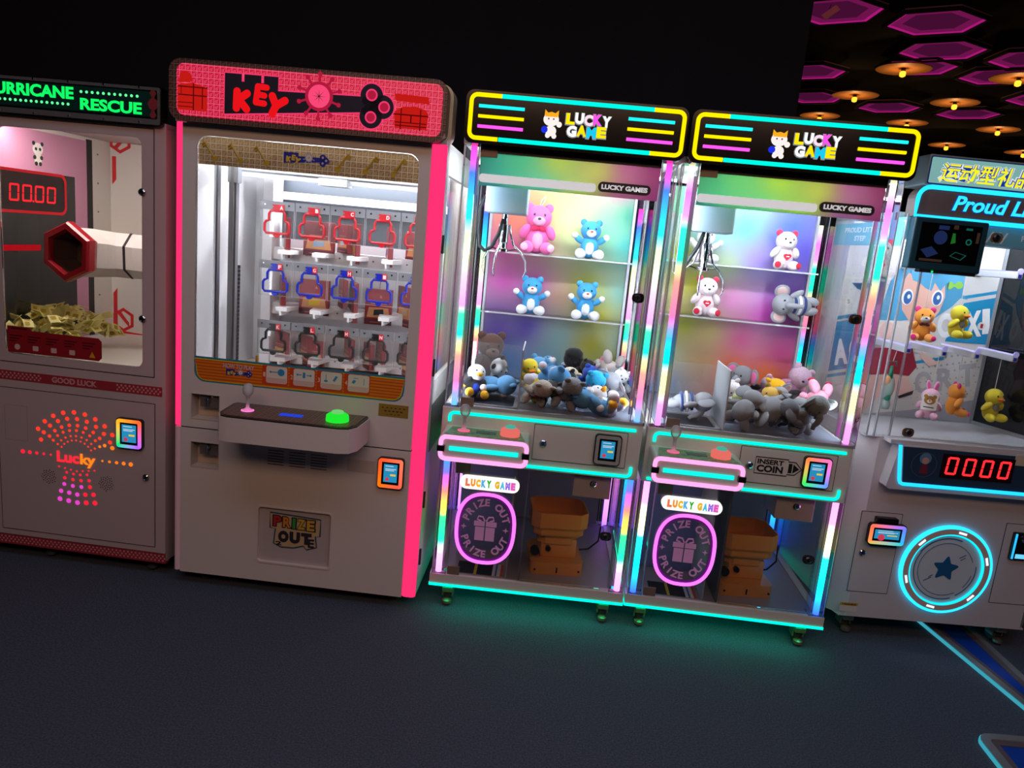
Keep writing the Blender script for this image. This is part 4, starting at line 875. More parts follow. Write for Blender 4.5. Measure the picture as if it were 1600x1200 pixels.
    for k, x in enumerate((.374, .484, .593, .702)):
        c = G().prism(rr(x-.016, x+.088, .896, .972, .004), 'xz', -.0016, .005).out('step_panel', mat('#d8461c', .4), st)
        g = G().prism(rr(x, x+.084, .903, .970, .008), 'xz', -.0022, .005); g.m = 1; g.box(x+.002, x+.082, -.0025, 0, .905, .924)
        g.out('step_card', [mat('#e8e2d2', .4), mat('#e0c0b4', .4)], c); fit_text('step_number', '1234'[k], x-.012, x-.003, .926, .944, -.0018, mat('#f0c8b0', .4), c, .02)
        g = G()
        if k == 0: g.prism(circ(x+.06, .948, .014, 18), 'xz', -.003, 0).box(x+.02, x+.045, -.003, 0, .946, .949).prism([(x+.012, .9475), (x+.02, .942), (x+.02, .953)], 'xz', -.003, 0)
        elif k == 1: g.box(x+.037, x+.047, -.003, 0, .936, .958).box(x+.018, x+.032, -.003, 0, .946, .949).box(x+.052, x+.066, -.003, 0, .946, .949).prism([(x+.010, .9475), (x+.018, .942), (x+.018, .953)], 'xz', -.003, 0).prism([(x+.074, .9475), (x+.066, .953), (x+.066, .942)], 'xz', -.003, 0)
        elif k == 2: g.box(x+.020, x+.022, -.003, 0, .936, .960).prism(circ(x+.021, .934, .008, 12, .004), 'xz', -.003, 0).prism([(x+.048, .938), (x+.056, .934), (x+.068, .954), (x+.060, .958)], 'xz', -.003, 0)
        else: g.prism([(x+.014, .938), (x+.024, .934), (x+.032, .946), (x+.022, .950)], 'xz', -.003, 0).box(x+.062, x+.064, -.003, 0, .932, .958).box(x+.022, x+.04, -.003, 0, .956, .958)
        g.out('step_picture', mat('#3a94c8', .4), c)
    # coin return cups, sticker, vents, reader, prize flap
    for z0, z1 in ((.723, .829), (.521, .630)):
        c = G().ring([(.069, z0), (.189, z0), (.189, z1), (.069, z1)], [(.072, z0+.003), (.186, z0+.003), (.186, z1-.003), (.072, z1-.003)], 'xz', -.002, .06).box(.07, .188, .058, .062, z0, z1).out('coin_return_cup', mat('#cfc2b6', .4), T)
        G().box(.098, .186, .02, .058, z1-.058, z1-.004).out('return_housing', mat('#8c8683', .3, .5), c)
        G().lathe([(.010, 0), (.012, -.01), (.010, -.018)], (.135, .02, z1-.022), 'y', 14).box(.131, .139, .0, .012, z1-.052, z1-.02, .002).out('return_lever', CHROME, c)
    s = G().box(.829, .947, -.0012, 0, .817, .867).out('sticker', mat('#9a7a30', .4), T)
    for k, (a, b) in enumerate(((.842, .934), (.852, .924), (.862, .914))): fit_text('sticker_lettering', ('ZUR PRIZES', 'TAG ASSURED', 'TAG SAFE')[k] if False else ('. . . . . .', '- - - - -', '. - . -')[k], a, b, .851-.013*k, .855-.013*k, -.0013, mat('#3a2a10', .5), s, .05)
    v = G()
    for c in range(3):
        for r_ in range(6): v.box(.390+.088*c, .456+.088*c, -.0012, .001, .628-.0115*r_-.0025, .628-.0115*r_)
    v.out('vent_slots', BLACK, T)
    G().box(.715, .828, -.001, .0, .575, .628).out('blank_cover', mat('#cbbdb0', .45), T)
    reader(.846, .944, .530, .650, 0, T, [(0, '#ff8a70'), (.2, '#ff6040'), (.4, '#ff5020'), (.6, '#ff7a10'), (.8, '#ff3010'), (1, '#ff8a70')], 1.2)
    fl = G().prism(rr(.357, .662, .145, .384, .012), 'xz', .012, .018).out('prize_flap', mat('#beb4b4', .22), T, SA)
    G().ring(rr(.352, .667, .140, .389, .016), rr(.358, .661, .146, .383, .013), 'xz', -.003, .012).out('flap_rim', WHITE, T, SA)
    G().box(.34, .68, .022, .035, .13, .40).out('flap_backing', DGREY, T)
    po = [(.402, .362), (.616, .352), (.617, .276), (.598, .274), (.604, .226), (.560, .210), (.546, .225), (.506, .212), (.452, .210), (.418, .226), (.424, .290), (.402, .292)][::-1]
    b_ = G().prism(po, 'xz', .010, .012).out('prize_out_badge', mat('#24566a', .4), fl); G().prism(off(po, -.006), 'xz', .0092, .012).out('badge_face', mat('#c9ae86', .4), b_)
    x = .416
    for ch, h in zip('PRIZE', ('#b8262c', '#d88a2a', '#3a9a4a', '#d8b02a', '#d8a83a')):
        ww = .038 if ch != 'I' else .018; fit_text('badge_letter', ch, x-.002, x+ww+.002, .300-.1*(x-.416)*.4, .352-.1*(x-.416)*.4, .0088, mat('#2a2430', .5), b_, .09); fit_text('badge_letter', ch, x+.003, x+ww-.003, .304-.1*(x-.416)*.4, .348-.1*(x-.416)*.4, .0078, mat(h, .5), b_, .04); x += ww+.002
    for ch, x in zip('OUT', (.440, .488, .536)): fit_text('badge_letter', ch, x, x+.044, .236, .286, .0085, mat('#2a2838', .5), b_, .08)
    fit_text('badge_number', '2', .43, .455, .222, .238, .0085, mat('#2a2838', .5), b_, .03); fit_text('badge_number', 'E', .566, .592, .225, .262, .0085, mat('#2a2838', .5), b_, .03)
    # console
    O = [(.262, -.001), (.251, -.03), (.262, -.17), (.285, -.215), (.32, -.228), (.735, -.228), (.775, -.215), (.797, -.17), (.803, -.03), (.79, -.001)]
    c = G().prism(O, 'xy', .715, .806).out('console', WHITE, T, SA)
    g = G().prism(off(O, -.006), 'xy', .806, .811); g.out('console_edge', mat('#1a1613', .3), c)
    G().prism(off(O, -.018), 'xy', .811, .8125).out('console_board', grid_mat('#54382b', '#a98f7e', .026, .0012), c)
    G().box(.480, .567, -.140, -.105, .8125, .8145).out('console_screen', emi('#2a4ae0', .8), c)
    stick(.352, -.118, .8125, T, glass((.95, .9, .93), 1.5, .55), emi('#ff70c0', 1.6)); button(.703, -.125, .8125, .043, T, emi('#20e030', 1.1), emi('#90ff90', .6))
    # inside: walls, light bars, rails
    iw = mat('#e9eaee', .45)
    g = G().box(.11, .93, .70, .712, .86, 1.40).box(.11, .93, .70, .712, 1.63, 1.665).box(.11, .93, .70, .712, 1.40, 1.45).out('inner_back', iw, T)
    G().box(.11, .93, .735, .745, .86, 1.80).out('dark_back', mat('#3a4048', .5), T)
    for z in (1.385, 1.13, .90): 
        bm = G().box(.112, .93, .60, .68, z-.03, z+.025).out('shelf_beam', iw, T)
        for k in range(5):
            x = .24+.157*k; g = G().prism([(x-.045, .60), (x+.045, .60), (x+.03, .47), (x-.02, .47)], 'xy', z+.0, z+.018).box(x-.004, x+.004, .47, .60, z-.02, z); g.out('shelf_bracket', mat('#f2f2f4', .4), bm)
            G().lathe([(.004, 0), (.004, -.003)], (x+.068, .60, z), 'y', 8).out('screw', mat('#77797c', .3, .8), bm)
    G().box(.105, .150, .58, .70, .86, 1.80).out('corner_pillar', iw, T)
    G().box(.020, .112, .70, .712, .86, 1.86).out('left_back', mat('#cfd0d2', .4), T); G().box(.0185, .022, .04, .70, .86, 1.83).out('inner_left', mat('#d4d5d8', .4), T)
    for x, w_ in ((.108, .016), (.168, .030)): G().box(x, x+w_, .09, .115, .87, 1.80).box(x+w_*.3, x+w_*.7, .084, .09, .87, 1.80).out('upright_rail', mat('#8f9298', .4, .6), T)
    G().box(.165, .205, .085, .12, 1.66, 1.80).out('rail_block', mat('#a9b0ba', .4, .4), T)
    g = G()
    for k in range(26): g.box(.100, .128, .28, .30, .89+k*.017, .905+k*.017)
    g.out('cable_chain', mat('#0f0f10', .5), T)
    bar = G().box(.10, .93, .33, .36, 1.725, 1.76).box(.10, .93, .345, .355, 1.70, 1.725).out('gantry_bar', ALU, T); G().box(.45, .57, .30, .38, 1.69, 1.72).out('gantry_block', mat('#c8ccd0', .4, .3), bar)
    G().tube([(.47, .25, .905), (.35, .10, .91)], .012, 10).out('picker_arm', mat('#2f8fb0', .35), bar) if False else None
    G().box(.06, .97, .05, .08, 1.835, 1.855).out('light_bar', emi('#f4f8ff', 48), T); G().box(.10, .93, .62, .65, 1.80, 1.82).out('light_bar', emi('#f4f8ff', 100), T)
    for x in (.03, .95): G().box(x, x+.015, .04, .055, .95, 1.80).out('light_bar', emi('#f4f8ff', (12 if x < .5 else 15)), T)  # upright corner bars added to brighten the lower plate rows
    pk_ = G().tube([(.215, .10, .918), (.262, .16, .925)], .010, 10).out('picker_key', mat('#2f8fb0', .35), T); G().lathe([(.016, 0), (.018, -.005), (.016, -.012)], (.268, .165, .93), 'y', 16).tube([(.268, .16, .945), (.268, .16, .975)], .006, 8).out('picker_tip', mat('#b07a2a', .3, .6), pk_)
    # lettered key plates
    PATH = [(.055, .012), (.047, .002), (-.047, .002), (-.055, .012), (-.055, .042), (-.048, .053), (-.036, .057), (-.036, .085), (-.028, .098), (.028, .098), (.036, .085), (.036, .057), (.048, .053), (.055, .042)]
    letters = 'ABCDEFGHIJKLMNO'
    tagm, tagt = mat('#c81a2a', .4), mat('#f4ecec', .4); perf = grid_mat('#4a4c53', '#8e9097', .0055, .0009)
    for r_ in range(3):
        km = mat(('#a80f20', '#0c22a0', '#131316')[r_], .4)
        for k in range(5):
            x, z = .224+.157*k, (1.472, 1.216, .948)[r_]; y = .45
            p = G().box(x-.077, x+.075, y, y+.003, z-.016, z+.138).out('key_plate', ACR, T)
            G().box(x-.077, x-.0755, y-.0005, y+.0035, z-.016, z+.138).box(x+.0735, x+.075, y-.0005, y+.0035, z-.016, z+.138).box(x-.077, x+.075, y-.0005, y+.0035, z-.0165, z-.0145).out('plate_edge', glass((.85, .9, .92), 1, .45), p)
            g = G().box(x-.077, x+.075, y-.004, y, z+.103, z+.140); g.out('plate_bracket', perf, p)
            for sx in (-.055, .052): G().lathe([(.005, 0), (.004, -.003)], (x+sx, y-.004, z+.124), 'y', 8).out('screw', CHROME, p)
            g = G().tube([(x+a, y-.006, z+b) for a, b in PATH], .0062, 6, True, .6)
            g.box(x-.013, x+.010, y-.010, y-.001, z+.098, z+.126).box(x-.020, x-.012, y-.010, y-.001, z+.119, z+.126).box(x-.020, x-.012, y-.010, y-.001, z+.106, z+.112).prism([(x+.014*math.cos(a), z-.003+.014*math.sin(a)) for a in [PI+PI*i/8 for i in range(9)]], 'xz', y-.010, y-.001)
            g.out('key_outline', km, p)
            tg = G().box(x+.012, x+.032, y-.013, y-.008, z+.100, z+.126).out('letter_tag', tagm, p); fit_text('tag_letter', letters[r_*5+k], x+.0155, x+.0285, z+.105, z+.121, y-.0131, tagt, tg, .03)
    return T
TK = Matrix.Translation((-1.0785, -.0292, 0)) @ Matrix.Rotation(-.018, 4, 'Z')
key_machine()
def cartons():
    """maroon prize cartons hanging behind the lettered plates"""
    C = [('A', .214, 1.457, .145, .18, 1.15, '#8aa0b8'), ('B', .366, 1.464, .145, .155, .05, '#9ab4d0'), ('C, left of two', .484, 1.475, .12, .13, .9, '#c8d4e4'), ('C, right of two', .536, 1.459, .145, .178, 1.15, '#e0b020'), ('D', .694, 1.457, .145, .176, 1.25, '#4a50c0'), ('E', .826, 1.466, .14, .14, .6, '#c8a060'),
         ('F', .201, 1.193, .145, .172, 1.15, '#c8c8d0'), ('G', .355, 1.195, .142, .163, .03, '#e0b818'), ('H, left of two', .488, 1.225, .12, .13, 1.1, '#8a3a48'), ('H, right of two', .539, 1.192, .145, .182, 1.15, '#70808a'), ('I', .660, 1.18, .125, .166, -.1, '#20282c'), ('J', .79, 1.192, .14, .185, .85, '#d0b890'),
         ('K', .206, .945, .12, .146, .7, '#e0c020'), ('L, left of two', .322, .942, .12, .14, .9, '#e08a30'), ('L, right of two', .384, .935, .08, .12, .2, '#40b8c8'), ('M', .530, .945, .12, .145, 1.05, '#b890b8'), ('N, left of two', .632, .95, .10, .12, 1.0, '#c8ccd0'), ('N, right of two', .681, .942, .12, .14, 1.1, '#6a8a98'), ('O', .80, .942, .12, .14, .95, '#d8a850')]
    for nm, x, z, w_, h, a, col in C:
        t = thing('prize_carton', 'maroon prize carton hanging behind key plate '+nm, 'prize box', TK @ Vector((x, .60 if w_ > .1 else .57, z)), -.018-a, 'hanging prize cartons')
        d = .022; G().box(-w_/2, w_/2, -d/2, d/2, -h/2, h/2, .002).out('carton', mat('#8e3038', .35), t)
        pc = G().prism([(-w_*.42, -h*.30), (w_*.42, -h*.30), (w_*.36, -h*.02), (-w_*.36, -h*.02)], 'xz', -d/2-.001, -d/2).out('picture_panel', mat('#d89a6a', .4), t)
        G().prism([(-w_*.18, -h*.24), (w_*.20, -h*.20), (w_*.18, -h*.05), (-w_*.16, -h*.08)], 'xz', -d/2-.0022, -d/2).out('product_picture', mat(col, .4), pc)
        G().box(-w_*.3, w_*.3, -d/2-.001, -d/2, h*.08, h*.11).box(-w_*.22, w_*.22, -d/2-.001, -d/2, h*.03, h*.045).box(-w_*.3, w_*.3, -d/2-.001, -d/2, -h*.44, -h*.42).prism([(w_*.02, h*.25), (w_*.12, h*.25), (w_*.07, h*.34)], 'xz', -d/2-.001, -d/2).out('carton_lettering', mat('#c87a6a', .4), t)
        G().box(-w_*.5, w_*.5, -d/2-.0008, -d/2, -h*.5, -h*.34).out('carton_base_print', mat('#5a2028', .4), t)
        G().tube([(0, 0, h/2), (0, 0, h/2+.03), (.008, 0, h/2+.04)], .0015, 5).out('hook', CHROME, t)
cartons()

# ------------------------------------------------------------------ wind ticket machine at the left
def wind_machine():
    T = thing('wind_ticket_machine', 'pinkish ticket-blowing machine at the left edge with green lit lettering on its sign', 'ticket machine', (-1.1362, .0137, 0), -.0426)
    W, D = -.80, .86
    for x in (-.085, -.55):
        for y in (.08, .78): caster(x, y, T, mat('#7d7f84', .3, .8), .07)
    bd = mat('#c3b3b4', .4)
    g = G().box(W, 0, .012, D, .068, .80)
    g.box(W, 0, D-.02, D, .80, 1.835).box(W, W+.03, .012, D, .80, 1.835).box(-.05, 0, .012, D, .80, 1.835); g.out('cabinet', bd, T)
    G().box(W, 0, 0, D, 1.832, 1.85).out('roof', bd, T)
    G().box(W, 0, 0, .012, .105, .86).out('lower_front', bd, T)
    G().ring(rr(W, 0, .86, 1.832, .001, 6), rr(-.69, -.098, .898, 1.792, .03, 6), 'xz', 0, .012).out('window_frame', bd, T, SA)
    G().ring(rr(W-.01, -.046, .862, 1.829, .002), rr(W, -.049, .865, 1.826, .002), 'xz', -.0012, 0).out('door_seam', SEAM, T)
    G().prism(rr(-.689, -.099, .899, 1.791, .029, 6), 'xz', .004, .009).out('window_glass', GL, T)
    for z in (1.590, 1.098): lock(-.094, z, 0, T)
    # stripes with dotted ends
    rm = mat('#a3303c', .42); st = G().box(W, -.014, -.0012, .0, .787, .826).out('good_luck_stripe', rm, T)
    lm = mat('#d39a9c', .45)
    fit_text('stripe_lettering', 'GOOD LUCK', -.487, -.293, .795, .819, -.0013, lm, st, .035)
    for x0 in (-.205, -.72):
        g = G()
        for k in range(11):
            for j in range(3): g.prism(circ(x0+.0175*k+.008*(j % 2), .797+.0095*j, .0042, 8), 'xz', -.0018, -.0008)
        g.out('stripe_dots', lm, st)
    ft = G().box(W, .002, -.0012, .0, .060, .103).box(W, .002, .0, .03, .060, .068).out('foot_stripe', rm, T); g = G()
    for k in range(46):
        for j in range(3): g.prism(circ(W+.012+.0173*k+.008*(j % 2), .072+.0105*j, .0042, 7), 'xz', -.0018, -.0008)
    g.out('stripe_dots', lm, ft)
    # lower door with lit dot pattern
    dr = G().box(-.728, -.046, -.002, 0, .132, .752).out('lower_door', bd, T)
    G().ring(rr(-.7305, -.0435, .1295, .7545, .003), rr(-.728, -.046, .132, .752, .003), 'xz', -.0018, 0).out('door_seam', SEAM, dr)
    lock(-.081, .437, -.002, dr)
    G().ring(rr(-.70, -.60, .53, .68, .004), rr(-.699, -.601, .531, .679, .004), 'xz', -.0026, -.001).out('cover_outline', mat('#a29092', .5), dr)
    cx, cz = -.387, .484
    dots = []
    for i, r in enumerate((.075, .094, .118, .140, .168, .195)):
        rad = (.0038, .0045, .006, .0075, .0088, .0095)[i]
        for a in range(9):
            t = math.radians((148, 148, 147, 145, 146, 147)[i]-(116*a/8 if i < 5 else 110*a/8)); dots.append((cx+r*1.02*math.cos(t), cz+r*math.sin(t), rad))
    for i in range(5):
        for s in (-1, 1): dots.append((cx+s*(.114+.031*i), cz, .0045+.0012*i))
    for i, (zz, n, sp, rad) in enumerate(((.425, 7, .026, .004), (.409, 4, .030, .0055), (.384, 4, .036, .007), (.356, 4, .038, .0085), (.322, 5, .036, .0095), (.286, 5, .039, .0105))):
        for k in range(n):
            u = k-(n-1)/2; dots.append((cx+u*sp, zz-.0+.004*abs(u), rad))
    for s, x in ((-1, -.542), (1, -.229)): dots.append((x, .545, .009))
    pal = ['#ff2038', '#ff3a28', '#ff7a20', '#e040c0']; ms = [emi(h, 1.1) for h in pal]
    for x, z, r in dots:
        m = ms[3 if z < .37 and x < -.36 else (2 if x > -.30 and .45 < z < .56 else (1 if z > .50 else 0))]; G().prism(circ(x, z, r, 12), 'xz', -.0032, -.002).out('lit_dot', m, dr)
    fit_text('lit_lettering', 'Luc', -.473, -.375, .458, .506, -.0035, emi('#ff2838', 1.2), dr, .03, 0, .001); fit_text('lit_lettering', 'ky', -.370, -.303, .445, .504, -.0035, emi('#ff7a18', 1.3), dr, .03, 0, .001)
    for x in (-.512, -.258):
        g = G()
        for k in range(40):
            r = .0052*math.sqrt(k+.5); a = k*2.39996; g.prism(circ(x+r*math.cos(a), .387+r*math.sin(a), .0022, 6), 'xz', -.0028, -.002)
        g.out('speaker_holes', BLACK, dr)
    reader(-.198, -.093, .560, .680, -.002, T, [(0, '#ff9030'), (.1, '#ff5a30'), (.25, '#ff7a20'), (.4, '#ffb020'), (.5, '#20e040'), (.62, '#20d070'), (.72, '#20a0ff'), (.85, '#a050ff'), (1, '#ff9030')], 1.3)
    # sign
    sg = G().prism(rr(W, -.006, 1.836, 1.978, .01), 'xz', -.022, .02).out('sign_box', mat('#101314', .2), T, SA)
    G().box(W+.01, -.045, -.0232, -.022, 1.868, 1.958).out('sign_face', mat('#04231f', .3, emit=.25), sg)
    G().ring(rr(W+.005, -.01, 1.840, 1.974, .008), rr(W+.012, -.020, 1.860, 1.963, .006), 'xz', -.026, -.022).out('clear_bezel', glass((.8, .78, .75), 1.5, .12), sg)
    for k in range(6):
        for z in (1.846, 1.970): G().lathe([(.0045, 0), (.0035, -.004)], (-.09-.14*k, -.026, z), 'y', 8).out('bezel_bolt', CHROME, sg)
    gm = emi('#10f060', 1.25)
    fit_text('sign_lettering', 'HURRICANE', -.715, -.352, 1.907, 1.952, -.0235, gm, sg, .035); fit_text('sign_lettering', 'RESCUE', -.326, -.082, 1.873, 1.916, -.0235, gm, sg, .035)
    g = G()
    for k in range(11): g.prism(circ(-.322+.0222*k, 1.938, .0052, 10), 'xz', -.0245, -.023)
    for k in range(18): g.prism(circ(-.735+.0212*k, 1.889, .0052, 10), 'xz', -.0245, -.023)
    g.out('sign_dots', emi('#60ff98', 1.3), sg)
    g = G()
    for z, r in ((1.875, .013), (1.914, .022), (1.953, .013)): g.prism(circ(-.038, z, r, 6), 'xz', -.0245, -.022)
    g.box(-.044, -.032, -.024, -.022, 1.87, 1.96); g.out('sign_ornament', mat('#8e3038', .4), sg)
    # inside
    iw = mat('#dcdad6', .45)
    G().box(-.77, -.05, .80, .81, .80, 1.83).out('inner_back', iw, T); G().box(-.77, -.05, .012, .80, .86, .885).out('inner_floor', iw, T)
    G().box(-.052, -.0505, .02, .80, .885, 1.83).out('inner_right', iw, T)
    lw = G().box(-.772, -.752, .012, .80, .885, 1.83).out('inner_left', iw, T)
    pk = mat('#c98fb0', .4)
    G().ring([(.02, .89), (.618, .89), (.618, 1.812), (.02, 1.812)], [(.03, .895), (.534, .895), (.534, 1.639), (.03, 1.639)], 'yz', -.753, -.7505).out('pink_frame_print', pk, lw)
    G().box(-.7525, -.7508, .02, .532, 1.64, 1.70).out('frame_band', mat('#a87ac0', .4), lw)
    G().box(-.753, -.7495, .618, .658, .89, 1.82).out('black_gasket', mat('#101113', .5), lw)
    G().box(-.753, -.751, .03, .534, .895, 1.639).out('dark_window', mat('#26292a', .06), lw)
    for k in range(7): G().lathe([(.004, 0), (.004, .003)], (-.752, .70, .95+.135*k), 'x', 8).out('screw', mat('#77797c', .3, .7), lw)
    ds = G().ring(rr(.0, .473, 1.462, 1.642, .035), rr(.012, .461, 1.474, 1.630, .028), 'yz', -.7505, -.7485).out('score_display', emi('#e03038', .7), lw)
    G().prism(rr(.012, .461, 1.474, 1.630, .028), 'yz', -.7505, -.7495).out('display_face', mat('#1a0c0e', .3), ds)
    digits('display_digits', '0 00.00', -.02, 1.510, .055, .072, .018, -.7485, emi('#ff2a34', 1.2), ds, 'yz')
    G().box(-.7505, -.749, .06, .30, 1.305, 1.33).out('red_indicator', emi('#c01420', .8), lw)
    pn = G().prism(circ(.30, 1.735, .030, 18, .026), 'yz', -.7505, -.749).prism(circ(.30, 1.695, .022, 16, .026), 'yz', -.7505, -.749).out('panda_sticker', mat('#e9e6e4', .5), lw)
    g = G()
    for y, z, r in ((.275, 1.758, .009), (.325, 1.758, .009), (.288, 1.735, .007), (.312, 1.735, .007), (.28, 1.70, .009), (.32, 1.70, .009), (.288, 1.674, .009), (.312, 1.674, .009)): g.prism(circ(y, z, r, 10), 'yz', -.7492, -.7484)
    g.out('panda_marks', mat('#1c2a22', .5), pn)
    # red hexagon decals on the back wall
    rd = mat('#c8222c', .4)
    def hexdecal(x, z, s):
        g = G(); H = lambda r: [(x+r*math.cos(PI/6+k*PI/3), z+r*math.sin(PI/6+k*PI/3)) for k in range(6)]
        g.ring(H(.062), H(.046), 'xz', .797, .8); g.prism([(x-.03, z-.03*s), (x-.016, z-.04*s), (x+.03, z+.012*s), (x+.03, z+.034*s)], 'xz', .797, .8); return g
    hexdecal(-.70, 1.842, 1).out('hexagon_decal', rd, T); hexdecal(-.69, .955, -1).out('hexagon_decal', rd, T)
    for p in ([(-.742, 1.765), (-.722, 1.765), (-.722, 1.655), (-.742, 1.63)], [(-.742, 1.09), (-.722, 1.115), (-.722, .985), (-.742, .985)]): G().prism(p, 'xz', .7975, .8).out('red_bar_decal', rd, T)
    G().prism([(-.742, .985), (-.722, .985), (-.722, .90), (-.55, .887), (-.55, .872), (-.742, .882)][::-1], 'xz', .7975, .8).out('red_corner_decal', rd, T)
    G().box(-.72, -.08, .06, .10, 1.81, 1.825).out('light_bar', emi('#fff2e6', 45), T)
    # hexagonal blower nozzle on its elbow
    def hexring(c, ax, r):
        ax = Vector(ax).normalized(); u = Vector((0, 0, 1)); v = ax.cross(u).normalized(); return [Vector(c)+r*(u*math.cos(k*PI/3+.06)+v*math.sin(k*PI/3+.06)) for k in range(6)]
    def hextube(name, secs, m, par):
        g = G(); R = [[g.b.verts.new(p) for p in hexring(*s)] for s in secs]
        for A, B in zip(R, R[1:]):
            for k in range(6): g._f((A[k], A[(k+1) % 6], B[(k+1) % 6], B[k]))
        return g.out(name, m, par)
    tb = hextube('blower_tube', [((-.503, .17, 1.322), (.12, 1, 0), .095), ((-.503, .17, 1.322), (.12, 1, 0), .104), ((-.485, .27, 1.318), (.35, 1, 0), .104), ((-.43, .345, 1.315), (1, .6, 0), .098), ((-.33, .375, 1.313), (1, .1, 0), .098), ((-.06, .39, 1.31), (1, .05, 0), .098)], mat('#dedcdc', .35), T)
    hextube('joint_band', [((-.375, .365, 1.314), (1, .2, 0), .099), ((-.375, .365, 1.314), (1, .2, 0), .101), ((-.365, .367, 1.314), (1, .2, 0), .101), ((-.365, .367, 1.314), (1, .2, 0), .099)], DGREY, tb)
    nz = hextube('nozzle_rim', [((-.503, .19, 1.322), (.12, 1, 0), .112), ((-.506, .165, 1.322), (.12, 1, 0), .126), ((-.509, .135, 1.322), (.12, 1, 0), .126), ((-.510, .125, 1.322), (.12, 1, 0), .118), ((-.510, .125, 1.322), (.12, 1, 0), .095), ((-.507, .145, 1.322), (.12, 1, 0), .088), ((-.503, .20, 1.322), (.12, 1, 0), .088)], mat('#9c1a26', .25), T)
    hextube('nozzle_throat', [((-.506, .15, 1.322), (.12, 1, 0), .087), ((-.490, .27, 1.32), (.12, 1, 0), .085), ((-.490, .272, 1.32), (.12, 1, 0), .001)], mat('#6b5650', .5), nz)
    # red rules sticker at the bottom of the window
    O = [(-.676, .905), (-.285, .905), (-.272, .918), (-.272, .985), (-.285, .998), (-.57, .998), (-.585, 1.012), (-.676, 1.012)][::-1]
    rs = G().prism(O, 'xz', .001, .003).out('rules_sticker', mat('#9a1c26', .4), T)
    g = G()
    for k in range(5):
        x = -.668+.079*k
        for j in range(3): g.box(x, x+.055-.012*j, .0004, .0012, .972-.011*j, .9755-.011*j)
    g.box(-.66, -.59, .0004, .0012, 1.001, 1.006); g.out('rules_lettering', mat('#2a0a10', .5), rs)
    g = G()
    for k, x in enumerate((-.635, -.556, -.477, -.398)): g.prism(circ(x, .928, .012, 12) if k == 0 else rr(x-.012, x+.012, .918, .938, .003), 'xz', .0002, .0012)
    g.m = 1; g.prism([(-.325, .916), (-.299, .916), (-.312, .94)], 'xz', .0002, .0012); g.out('rules_pictures', [mat('#d9b8b4', .5), mat('#d8a020', .5)], rs)
    return T
wind_machine()
TH = Matrix.Translation((-1.1362, .0137, 0)) @ Matrix.Rotation(-.0426, 4, 'Z')
def tickets():
    t0 = None; rnd = random.Random(3)
    for i in range(84):
        x = rnd.uniform(-.73, -.44); y = rnd.uniform(.06, .42); hgt = .165*(1-((x+.60)/.30)**2)*(1-((y-.24)/.30)**2)
        z = .90+max(.0, hgt)*rnd.uniform(.35, 1.05)+.012
        loc = TH @ Vector((x, y, z)); rot = (rnd.uniform(-1.2, 1.2)+(PI/2 if i % 3 == 0 else 0), rnd.uniform(-.6, .6), rnd.uniform(0, 6.28))
        if t0 is None:
            t0 = thing('prize_ticket', 'pale yellow folded ticket in the loose heap behind the red rules sticker', 'ticket', loc, rot, 'yellow tickets in the wind machine')
            ms = mat('#f6f2a4', .6)
            g = G(); g.prism([(-.036, 0), (0, .008), (.036, -.004), (.036, -.0025), (0, .0095), (-.036, .0015)], 'xz', -.018, .018); g.out('paper', ms, t0)
            g = G(); g.prism([(-.026, .0042), (-.008, .0080), (-.008, .0086), (-.026, .0048)], 'xz', -.010, .010); g.prism([(.008, .0085), (.028, .0018), (.028, .0024), (.008, .0092)], 'xz', -.012, .004); g.out('print', mat('#b7a63c', .6), t0)
        else: dup(t0, loc, rot)
tickets()

